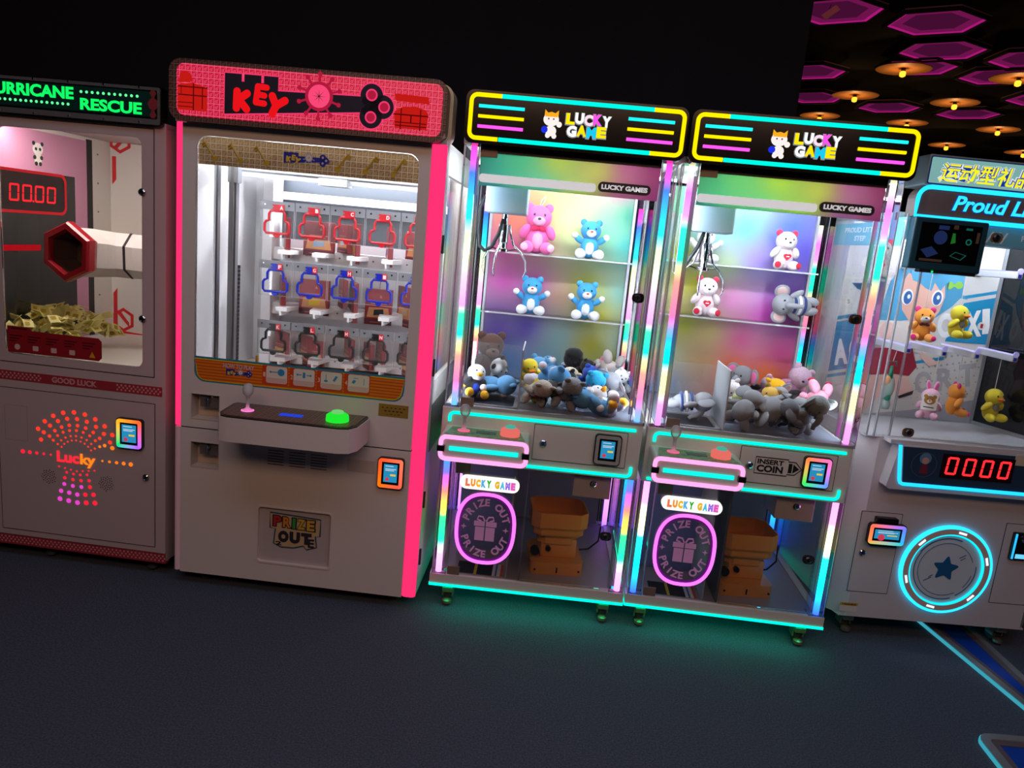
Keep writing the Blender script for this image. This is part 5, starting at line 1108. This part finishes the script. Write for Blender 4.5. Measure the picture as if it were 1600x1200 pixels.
# ------------------------------------------------------------------ blue prize machine at the right
def rod_machine():
    A = .0615; T = thing('rod_prize_machine', 'white prize machine at the right with blue neon, star ring and hanging toys', 'prize machine', (1.7251, .1323, 0), A)
    X0, X1, D = -.015, .865, .62
    bw = mat('#c9c6c9', .38)
    for x in (.085, .765):
        for y in (.085, .54): caster(x, y, T, mat('#8f8a80', .35, .7), .1)
    # body with chamfered left and right edges
    O = [(X0+.06, 0), (X1-.06, 0), (X1, .06), (X1, D), (X0, D), (X0, .06)]
    G().prism(O, 'xy', .104, .895).out('cabinet', bw, T); O2 = [(.02, .012), (.83, .012), (.84, .05), (.84, D-.02), (.01, D-.02), (.01, .05)]
    G().prism(O2, 'xy', .098, .104).out('plinth', bw, T)
    for x0, x1, nm in ((.030, .200, 'left'), (.645, .815, 'right')):
        d = G().box(x0, x1, -.0015, 0, .2205, .576).out('service_door', bw, T); G().ring(rr(x0-.002, x1+.002, .2185, .578, .003), rr(x0, x1, .2205, .576, .003), 'xz', -.0016, 0).out('door_seam', SEAM, d)
        if nm == 'left': lock(.060, .397, -.0015, d)
    # watch-like card reader, wider than high
    r = reader(.057, .205, .452, .537, -.02, T, [(0, '#3a90ff'), (.1, '#6080ff'), (.2, '#c060d0'), (.32, '#ff7060'), (.5, '#ff6a40'), (.6, '#ff9050'), (.68, '#40e060'), (.82, '#30e070'), (.92, '#30a0ff'), (1, '#3a90ff')], 1.2)
    G().box(.085, .175, -.03, 0, .538, .562, .004).out('reader_mount', BLACK, r); G().box(.075, .19, -.025, 0, .435, .455, .004).out('reader_bracket', BLACK, r)
    s = G().box(.012, .088, -.001, 0, .125, .165).out('warning_sticker', mat('#d6d2c8', .5), T); G().box(.012, .088, -.0014, 0, .152, .165).out('sticker_heading', mat('#d0a840', .5), s); fit_text('sticker_lettering', '! WARNING', .02, .08, .155, .162, -.0015, mat('#3a2e18', .5), s, .02)
    # star ring
    c = (.425, .352); rg = G().ring(circ(*c, .196, 56), circ(*c, .183, 56), 'xz', -.012, 0).out('ring_light', emi('#28c8ff', 1.7), T)
    G().ring(circ(*c, .183, 56), circ(*c, .160, 56), 'xz', -.014, 0).out('ring_trim', mat('#dcc6bc', .4), rg)
    G().ring(circ(*c, .160, 56), circ(*c, .153, 56), 'xz', -.012, 0).out('ring_light', emi('#10d8f0', 1.4), rg)
    G().prism(circ(*c, .154, 56), 'xz', -.004, 0).out('ring_face', mat('#cddae4', .4), rg)
    for k in range(6):
        a = math.radians(18+60*k); q = [(c[0]+rr_*math.cos(a+d), c[1]+rr_*math.sin(a+d)) for rr_, d in ((.167, -.10), (.176, -.10), (.176, .10), (.167, .10))]
        G().prism(q, 'xz', -.0155, -.010).out('ring_marker', emi('#e8f6ff', 1.2), rg)
    sm = mat('#1a5f94', .45)
    pts = [(c[0]+(.062 if k % 2 == 0 else .030)*math.sin(k*PI/5+.06), c[1]+.004+(.062 if k % 2 == 0 else .030)*math.cos(k*PI/5+.06)) for k in range(10)][::-1]
    sr = []
    for i in range(10):
        p, q, n_ = Vector(pts[i-1]), Vector(pts[i]), Vector(pts[(i+1) % 10]); k = .35 if i % 2 else .12
        for tt in (0, .33, .66, 1): a_ = q.lerp(p, k); b_ = q.lerp(n_, k); sr.append(tuple(a_*(1-tt)**2+q*2*tt*(1-tt)+b_*tt*tt))
    G().prism(sr, 'xz', -.006, -.004).out('star_print', sm, rg)
    g = G()
    for R, a0, a1, w_ in ((.140, 70, 150, .004), (.118, 20, 300, .0018), (.132, -60, 10, .003), (.136, 150, 290, .003), (.118, 320, 350, .002)):
        n = 24; g.prism([(c[0]+R*math.cos(math.radians(a0+(a1-a0)*i/n)), c[1]+R*math.sin(math.radians(a0+(a1-a0)*i/n))) for i in range(n+1)]+[(c[0]+(R-w_)*math.cos(math.radians(a1+(a0-a1)*i/n)), c[1]+(R-w_)*math.sin(math.radians(a1+(a0-a1)*i/n))) for i in range(n+1)], 'xz', -.0055, -.004)
    for a, b, L in ((.475, .405, .026), (.482, .397, .018), (.372, .312, -.03), (.376, .322, -.016)): g.prism([(a, b), (a+L, b+L*.62), (a+L, b+L*.62+.003), (a, b+.003)], 'xz', -.0055, -.004)
    g.out('ring_lines', sm, rg)
    # control box with score
    cb = G().prism([(.073, .71), (.10, .885), (.755, .885), (.782, .71), (.77, .70), (.085, .70)][::-1], 'xz', -.06, -.0).box(.06, .80, -.055, .02, .885, .905, .003).out('control_box', bw, T)
    G().prism([(.135, .732), (.112, .880), (.745, .880), (.722, .732)], 'xz', -.0615, -.06).out('score_panel', mat('#2a4058', .12), cb)
    G().tube([(.098, -.062, .884), (.120, -.062, .742), (.126, -.062, .730), (.138, -.062, .725), (.72, -.062, .725), (.73, -.062, .730), (.737, -.062, .742), (.758, -.062, .884)], .0075, 8).out('neon_edge', emi('#20c0ff', 1.6), cb, True)
    G().box(.278, .572, -.0655, -.061, .768, .866).out('score_display', mat('#2a0608', .2), cb)
    for k in range(4): digits('score_digit', '0', .294+.0715*k, .781, .046, .074, .0255, -.0655, emi('#ff2c34', 1.4), cb)
    G().ring(circ(.208, .812, .052, 28), circ(.208, .812, .0505, 28), 'xz', -.0625, -.061).out('printed_circle', mat('#51657a', .4), cb)
    g = G().prism(circ(.210, .838, .024, 16), 'xz', -.0622, -.061); g.m = 1; g.prism(circ(.211, .829, .014, 12), 'xz', -.0628, -.061); g.m = 2; g.prism([(.193, .775), (.228, .775), (.222, .812), (.200, .812)], 'xz', -.0625, -.061); g.out('printed_badge', [mat('#5d86a6', .4), mat('#c89a8c', .4), mat('#7a2838', .4)], cb)
    G().box(.570, .66, -.0625, -.061, .842, .885).out('price_sticker', mat('#c9bfa8', .5), cb)
    lock(.146, .927, -.01, T, mat('#5a3d28', .4))
    # coin entry at right door
    ce = G().box(.675, .76, -.02, -.0015, .425, .545, .006).out('coin_entry', BLACK, T); G().box(.679, .687, -.0215, -.019, .43, .54).out('entry_light', emi('#30b8ff', 1.2), ce); G().box(.695, .74, -.0215, -.019, .433, .452).out('entry_light', emi('#70d8ff', 1), ce); G().lathe([(.014, 0), (.016, -.006), (.008, -.01)], (.718, -.02, .52), 'y', 14).out('entry_knob', CHROME, ce)
    # display case
    G().box(X0, X1, .0, .46, .895, .899).out('case_floor', mat('#c4c6cc', .3), T)
    G().box(X0+.03, X1-.03, -.004, -.0, .905, 1.69).out('front_glass', GL, T)
    G().box(X0, X0+.004, .0, .45, .90, 1.755).out('side_glass', GS, T); G().box(X1-.004, X1, .0, .45, .90, 1.755).out('side_glass', GS, T)
    for x in (.012, .075): G().box(x, x+.006, -.006, .004, .90, 1.59).out('glass_edge_strip', glass((.85, .88, .9), 1.2, .25), T)
    for x in (X0-.002, X1-.004): G().box(x, x+.006, -.004, .004, .90, 1.78).out('corner_strip', ALU, T)
    G().box(X0, X1, .45, D, .895, 1.775).out('rear_housing', mat('#b9bcc2', .4), T)
    # printed back panel
    bp = G().box(X0+.003, .71, .444, .45, .90, 1.77).out('printed_back', mat('#c9c7c4', .45), T)
    def art(name, h, polys, y=.4435, par=None):
        g = G()
        for p in polys:
            ar = sum(p[i-1][0]*p[i][1]-p[i][0]*p[i-1][1] for i in range(len(p))); g.prism(p if ar > 0 else p[::-1], 'xz', y-.0008, .4445)
        return g.out(name, mat(h, .45), par or bp)
    art('banner_print', '#1c82ac', [[(.547, 1.483), (.706, 1.522), (.706, 1.509), (.553, 1.469)], [(.552, 1.45), (.707, 1.492), (.707, 1.273), (.500, 1.271)], [(.379, 1.167), (.51, 1.20), (.51, 1.185), (.383, 1.155)], [(-.01, 1.34), (.17, 1.385), (.17, 1.37), (-.01, 1.325)], [(-.01, 1.315), (.17, 1.36), (.17, 1.13), (-.01, 1.085)], [(-.01, 1.07), (.17, 1.115), (.17, 1.10), (-.01, 1.055)]])
    bl = mat('#e2e4e4', .45)
    for ch, x0, x1, z0, z1 in (('A', .0, .062, 1.12, 1.24), ('C', .068, .13, 1.135, 1.255), ('O', .45, .53, 1.285, 1.40), ('X', .575, .650, 1.30, 1.42), ('I', .652, .686, 1.32, 1.435)): fit_text('banner_letter', ch, x0, x1, z0, z1, .4426, bl, bp, .05, .0, .0006, .2)
    gl_ = mat('#a9a9ae', .45)
    for ch, x0, x1, z0, z1 in (('O', .40, .478, 1.02, 1.125), ('R', .50, .58, 1.045, 1.15), ('T', .598, .678, 1.07, 1.178)): fit_text('wall_letter', ch, x0, x1, z0, z1, .4436, gl_, bp, .04, 0, .0006, .2)
    art('grey_wedge_print', '#9d9da6', [[(.19, .902), (.384, .934), (.70, 1.014), (.70, .902)]])
    g = G()
    for i in range(12):
        for j in range(7):
            x, z = .385+.027*i+.0135*(j % 2), 1.17-.035*j+.006*i
            if .39 < x < .69: g.prism(circ(x, z, .006-.0006*j, 8), 'xz', .4434, .4445)
            if z > 1.05: g.prism(circ(x-.37, z+.40, .003, 6), 'xz', .4434, .4445)
    g.out('dot_print', mat('#9fa0a4', .45), bp)
    fg = art('hair_print', '#4b93b8', [[(.245, 1.60), (.20, 1.52), (.185, 1.43), (.172, 1.36), (.15, 1.29), (.19, 1.30), (.24, 1.335), (.30, 1.35), (.42, 1.36), (.50, 1.43), (.53, 1.47), (.565, 1.467), (.535, 1.49), (.53, 1.60)]], .4433)
    art('hair_tip', '#3a7494', [[(.025, 1.495), (.06, 1.468), (.13, 1.50), (.075, 1.462)]], .4433, fg)
    art('face_print', '#dba898', [[(.262, 1.56), (.256, 1.478), (.275, 1.396), (.314, 1.350), (.362, 1.332), (.415, 1.353), (.446, 1.401), (.459, 1.469), (.44, 1.56)]], .4423, fg)
    art('fringe_print', '#4b93b8', [[(.245, 1.60), (.26, 1.53), (.278, 1.575), (.30, 1.53), (.333, 1.522), (.361, 1.502), (.392, 1.491), (.40, 1.53), (.431, 1.494), (.452, 1.53), (.463, 1.50), (.47, 1.60)]], .4413, fg)
    art('eye_print', '#e8e8ee', [circ(.288, 1.455, .026, 18, .036), circ(.425, 1.462, .026, 18, .036)], .4413, fg); art('iris_print', '#34609a', [circ(.290, 1.452, .019, 16, .030), circ(.424, 1.460, .019, 16, .030)], .4403, fg); art('pupil_print', '#e4eef4', [circ(.293, 1.457, .007, 10, .010), circ(.427, 1.465, .007, 10, .010)], .4393, fg)
    art('mouth_print', '#b06a64', [[(.350, 1.372), (.372, 1.369), (.361, 1.362)]], .4413, fg); art('ribbon_print', '#86b84a', [circ(.470, 1.523, .017, 14), circ(.512, 1.527, .017, 14), circ(.491, 1.525, .008, 10)], .4413, fg)
    art('blouse_print', '#dcd2cc', [[(.17, 1.34), (.30, 1.345), (.36, 1.33), (.42, 1.20), (.36, 1.21), (.33, 1.225), (.22, 1.21), (.13, 1.29)]], .4428, fg); art('arm_print', '#dcb8ae', [circ(.225, 1.295, .036, 16, .04)], .4420, fg); art('hand_print', '#dcb8ae', [[(.40, 1.215), (.47, 1.18), (.49, 1.165), (.45, 1.150), (.40, 1.19)]], .4420, fg)
    art('skirt_print', '#8c2436', [[(.186, 1.212), (.356, 1.228), (.394, 1.142), (.366, 1.097), (.287, 1.101), (.189, 1.087), (.15, 1.12)]], .4424, fg); art('legs_print', '#d8b2a8', [[(.195, 1.084), (.36, 1.094), (.401, 1.032), (.335, 1.0), (.29, 1.04), (.252, .995), (.191, .92), (.16, .95)]], .4430, fg); art('shoe_print', '#2a2228', [[(.335, 1.0), (.401, 1.030), (.398, 1.012), (.34, .988)]], .4420, fg)
    for ch, x, z in (('1', .652, 1.355), ('5', .025, 1.41)): 
        d_ = G().prism(circ(x, z, .018, 18), 'xz', .4405, .4445).out('number_disc', mat('#d8d4cc', .5), bp); fit_text('disc_number', ch, x-.006, x+.006, z-.010, z+.010, .440, mat('#a02030' if ch == '1' else '#7a7a80', .5), d_, .03, 0, .0006)
    # slanted dark mirror panel at the right of the case
    mp = G().prism([(.705, .448), (.712, .449), (.842, .012), (.834, .008)], 'xy', .905, 1.77).out('dark_mirror_panel', mat('#15171a', .04), T); G().prism([(.698, .446), (.706, .448), (.836, .008), (.828, .006)], 'xy', .899, .915).prism([(.690, .440), (.705, .440), (.705, .449), (.690, .449)], 'xy', .90, 1.77).out('mirror_frame', mat('#b4b6bb', .35, .5), mp)
    # rods
    for k, (x, y1, z) in enumerate(((.187, .17, 1.243), (.34, .17, 1.243), (.495, .19, 1.243), (.667, .20, 1.243), (.25, .17, 1.590), (.40, .17, 1.590), (.587, .17, 1.590))):
        ro = G().box(x-.012, x+.012, y1, .445, z-.014, z+.014, .003).out('prize_rod', mat('#d6d7de', .3), T)
        g = G()
        for q in range(22): g.box(x-.008, x+.008, y1+.006+.0115*q, y1+.013+.0115*q, z+.014, z+.0175)
        g.out('rod_lights', emi('#b8b4ff', 1.3), ro); G().box(x-.007, x+.007, y1-.002, y1+.002, z-.010, z+.004).out('rod_sensor', mat('#1a2470', .2, emit=.5), ro); G().lathe([(.012, 0), (.012, .006)], (x, y1-.003, z+.018), 'y', 12).out('rod_stop', mat('#b7b3f0', .3, emit=.3), ro)
    # top: screen, fascia, neon panel and sign
    hb = mat('#9fc3cc', .35)
    G().box(X0, X1, -.005, .12, 1.69, 1.768).out('fascia', mat('#6fb6c8', .35), T)
    fa = G().box(X0-.002, X0, .01, .60, 1.658, 1.752).out('side_band', mat('#6fb6c8', .35), T)
    for k in range(3): 
        G().prism([(.30+.028*k, 1.70), (.308+.028*k, 1.70), (.328+.028*k, 1.742), (.320+.028*k, 1.742)], 'xz', -.006, -.005).out('fascia_slash', mat('#e3ecec', .4), T); G().prism([(.06+.035*k, 1.675), (.07+.035*k, 1.675), (.095+.035*k, 1.735), (.085+.035*k, 1.735)], 'yz', X0-.003, X0-.002).out('side_slash', mat('#e3ecec', .4), fa)
    fit_text('fascia_lettering', 'PROUD', .438, .53, 1.715, 1.738, -.0055, mat('#eef2f4', .4), T, .03)
    for tx, a, b, z in (('PROUD LITTLE', -.50, -.20, 1.712), ('STEP', -.40, -.30, 1.676)): fit_text('band_lettering', tx, a, b, z, z+.022, 0, mat('#d6e6ea', .4), fa, .02).matrix_local = Matrix.Translation((X0-.0025, 0, 0)) @ Matrix.Rotation(-PI/2, 4, 'Z')
    lock(.338, 1.722, -.006, T, mat('#7a6048', .4))
    sc_ = G().box(-.008, .276, -.05, -.004, 1.577, 1.770, .006).out('screen_housing', mat('#1d3f4a', .3), T)
    G().box(.018, .252, -.0515, -.05, 1.606, 1.752).out('display', mat('#0a0a0c', .1), sc_)
    g = G(); g.m = 0; g.prism(circ(.098, 1.70, .026, 18), 'xz', -.0522, -.0515).prism([(.03, 1.65), (.07, 1.665), (.10, 1.64), (.06, 1.622)][::-1], 'xz', -.0522, -.0515).prism([(.085, 1.73), (.125, 1.73), (.125, 1.745), (.085, 1.745)], 'xz', -.0522, -.0515)
    g.m = 1; g.ring(circ(.208, 1.692, .012, 14), circ(.208, 1.692, .007, 14), 'xz', -.0522, -.0515).ring([(.145, 1.635), (.19, 1.622), (.21, 1.642), (.165, 1.652)], [(.149, 1.6355), (.189, 1.6245), (.205, 1.6415), (.166, 1.650)], 'xz', -.0522, -.0515).prism([(.19, 1.735), (.215, 1.735), (.215, 1.743), (.19, 1.743)], 'xz', -.0522, -.0515)
    g.m = 2; g.prism([(.14, 1.68), (.158, 1.685), (.152, 1.72), (.142, 1.72)], 'xz', -.0522, -.0515); g.m = 3; g.box(.142, .160, -.0522, -.0515, 1.735, 1.75).box(.235, .246, -.0522, -.0515, 1.69, 1.73).box(.03, .12, -.0520, -.0515, 1.609, 1.618)
    g.out('display_picture', [emi('#2a3a70', .45), emi('#187868', .5), emi('#2e8a30', .45), emi('#4a342a', .5)], sc_)
    G().box(.05, .27, -.035, -.004, 1.566, 1.577).out('screen_speaker', mat('#33343a', .4), sc_); G().lathe([(.004, 0), (.004, -.003)], (.10, -.035, 1.571), 'y', 8).out('power_light', emi('#10e060', 1.2), sc_)
    pn = [(.004, 1.773), (.004, 1.84)]+[(.049-.045*math.cos(a), 1.84+.045*math.sin(a)) for a in (.3, .6, .9, 1.2, PI/2)]+[(.80, 1.885)]+[(.80+.045*math.sin(a), 1.84+.045*math.cos(a)) for a in (.3, .6, .9, 1.2, PI/2)]+[(.846, 1.773)]
    np_ = G().prism(pn[::-1], 'xz', -.012, .06).out('name_panel', mat('#6f5f5c', .4), T); G().box(X0, X1, .06, D, 1.765, 1.79).out('case_roof', hb, T)
    G().tube([(p[0], -.014, p[1]) for p in pn], .0085, 8, True).out('neon_border', emi('#20c4ff', 1.7), np_, True)
    fit_text('name_lettering', 'Proud Little', .142, .545, 1.806, 1.862, -.0135, emi('#30d8ff', 1.3), np_, .025, .25); fit_text('name_lettering_edge', 'Proud Little', .138, .549, 1.803, 1.865, -.0125, emi('#1a50c0', .8), np_, .05, .25)
    sg = G().prism(rr(.020, .845, 1.890, 2.004, .008), 'xz', -.012, .16).out('top_sign', mat('#7d8f8e', .4), T, SA)
    G().prism(rr(.026, .839, 1.896, 1.998, .006), 'xz', -.014, -.012).out('sign_rim', mat('#1c2f8a', .3), sg); G().prism(rr(.030, .835, 1.900, 1.994, .005), 'xz', -.0155, -.012).out('sign_face', emi('#8fc8c4', .7), sg)
    z0, z1 = 1.909, 1.978; tx = '运动型礼品机'
    for off_, m, y in ((.10, emi('#e8f4f4', .9), -.0157), (.05, emi('#1838a8', .8), -.0167), (.012, emi('#f2ea20', 1.1), -.0177)):
        d = off_*.05; fit_text('sign_characters', tx, .066-d, .502+d, z0-d, z1+d, y, m, sg, off_, .2, .0008)
    for dx in (0,): G().tube([(.15, .0, 1.77), (.15, .0, 1.768)], .002, 4).out('cable_stub', BLACK, T) if False else None
    G().box(.05, .82, .10, .13, 1.75, 1.765).out('case_light', emi('#eaf2ff', 130), T)
    return T
rod_machine()
TP = Matrix.Translation((1.7251, .1323, 0)) @ Matrix.Rotation(.0615, 4, 'Z')
def hanging():
    def H(lb, x, y, z0, h, rz, rodz, **k):
        t = plush(lb, TP @ Vector((x, y, z0)), h, (0, 0, rz), **k)
        G().tube([(0, 0, h*.90), (0, 0, rodz-z0-.010), (.012, 0, rodz-z0+.016)], .0016, 5).out('string', mat('#d8d4cc', .6), t)
    ob = dict(body='#f09a3a', muzzle='#c9c3b8', earc='#e83a8c', limb='#f0a04a', pad='#e02a80', bow='#5a1a20')
    H('orange bear with pink ears on the upper rod, facing front', .268, .245, 1.278, .152, -.25, 1.59, **ob)
    yd = dict(body='#e8d63a', beak='#f08a28', ears='none', nose=None, bib='#8a8a80')
    H('yellow duck on the upper rod in front of the blue banner letters', .413, .245, 1.305, .150, .5, 1.59, **yd)
    H('orange bear turned sideways on the lower rod row', .493, .28, .962, .152, 1.35, 1.243, **{**ob, 'bow': None})
    H('yellow duck on the lower rod, before the dark mirror', .668, .285, .952, .155, .35, 1.243, **yd)
    # bunny with a bear-face tag
    t = plush('pale pink bunny with a bear-face tag on the lower rod', TP @ Vector((.345, .21, .950)), .142, (0, 0, -.5), body='#e4b0c6', ears='long', inner='#e85aa0', muzzle='#f0d4de', eyes=False)
    G().tube([(0, 0, .14), (0, 0, .30)], .0014, 5).out('string', mat('#d8d4cc', .6), t)
    tg = G().prism(rr(-.030, .030, .045, .115, .004), 'xz', -.052, -.050).out('tag_card', mat('#eeeae2', .5), t); g = G().prism(circ(0, .088, .022, 16, .019), 'xz', -.0528, -.052).prism(circ(-.017, .104, .008, 10), 'xz', -.0526, -.052).prism(circ(.017, .104, .008, 10), 'xz', -.0526, -.052); g.m = 1; g.prism(circ(0, .083, .010, 10, .008), 'xz', -.0534, -.052); g.m = 2; g.prism(circ(-.009, .093, .002, 6), 'xz', -.0534, -.052).prism(circ(.009, .093, .002, 6), 'xz', -.0534, -.052).prism(circ(0, .086, .003, 6), 'xz', -.0538, -.052).box(-.02, .02, -.0525, -.052, .055, .059)
    g.out('tag_picture', [mat('#a8743c', .5), mat('#efe0cc', .5), mat('#241a16', .5)], tg)
    # clear green toy
    t = thing('toy_water_pistol', 'clear green plastic toy hanging behind the left glass edge', 'toy', TP @ Vector((.175, .25, .975))); gm = glass((.55, .85, .75), 1.2, .3); dm = mat('#1d7a5a', .3)
    b = G().ell((0, 0, .085), (.026, .02, .055), (0, .1, 0)).out('tank', gm, t, True); G().lathe([(.018, 0), (.022, .02), (.014, .05), (.012, .06)], (0, 0, -.005), 'z', 14).out('grip', gm, t, True); G().ell((-.012, -.004, .12), (.016, .014, .022)).out('cap', mat('#d8a070', .4), t, True)
    G().lathe([(.012, .13), (.010, .15), (.006, .185)], (0, 0, 0), 'z', 12).out('nozzle', dm, t, True); G().tube([(-.016, 0, .185), (-.016, 0, .205), (.016, 0, .205), (.016, 0, .185)], .0025, 6).out('wire_loop', dm, t); G().lathe([(.013, .03), (.016, .045), (.013, .06)], (0, -.004, 0), 'z', 12).out('band', dm, t, True)
    G().tube([(0, 0, .205), (.012, 0, .285)], .0014, 5).out('string', mat('#d8d4cc', .6), t)
hanging()
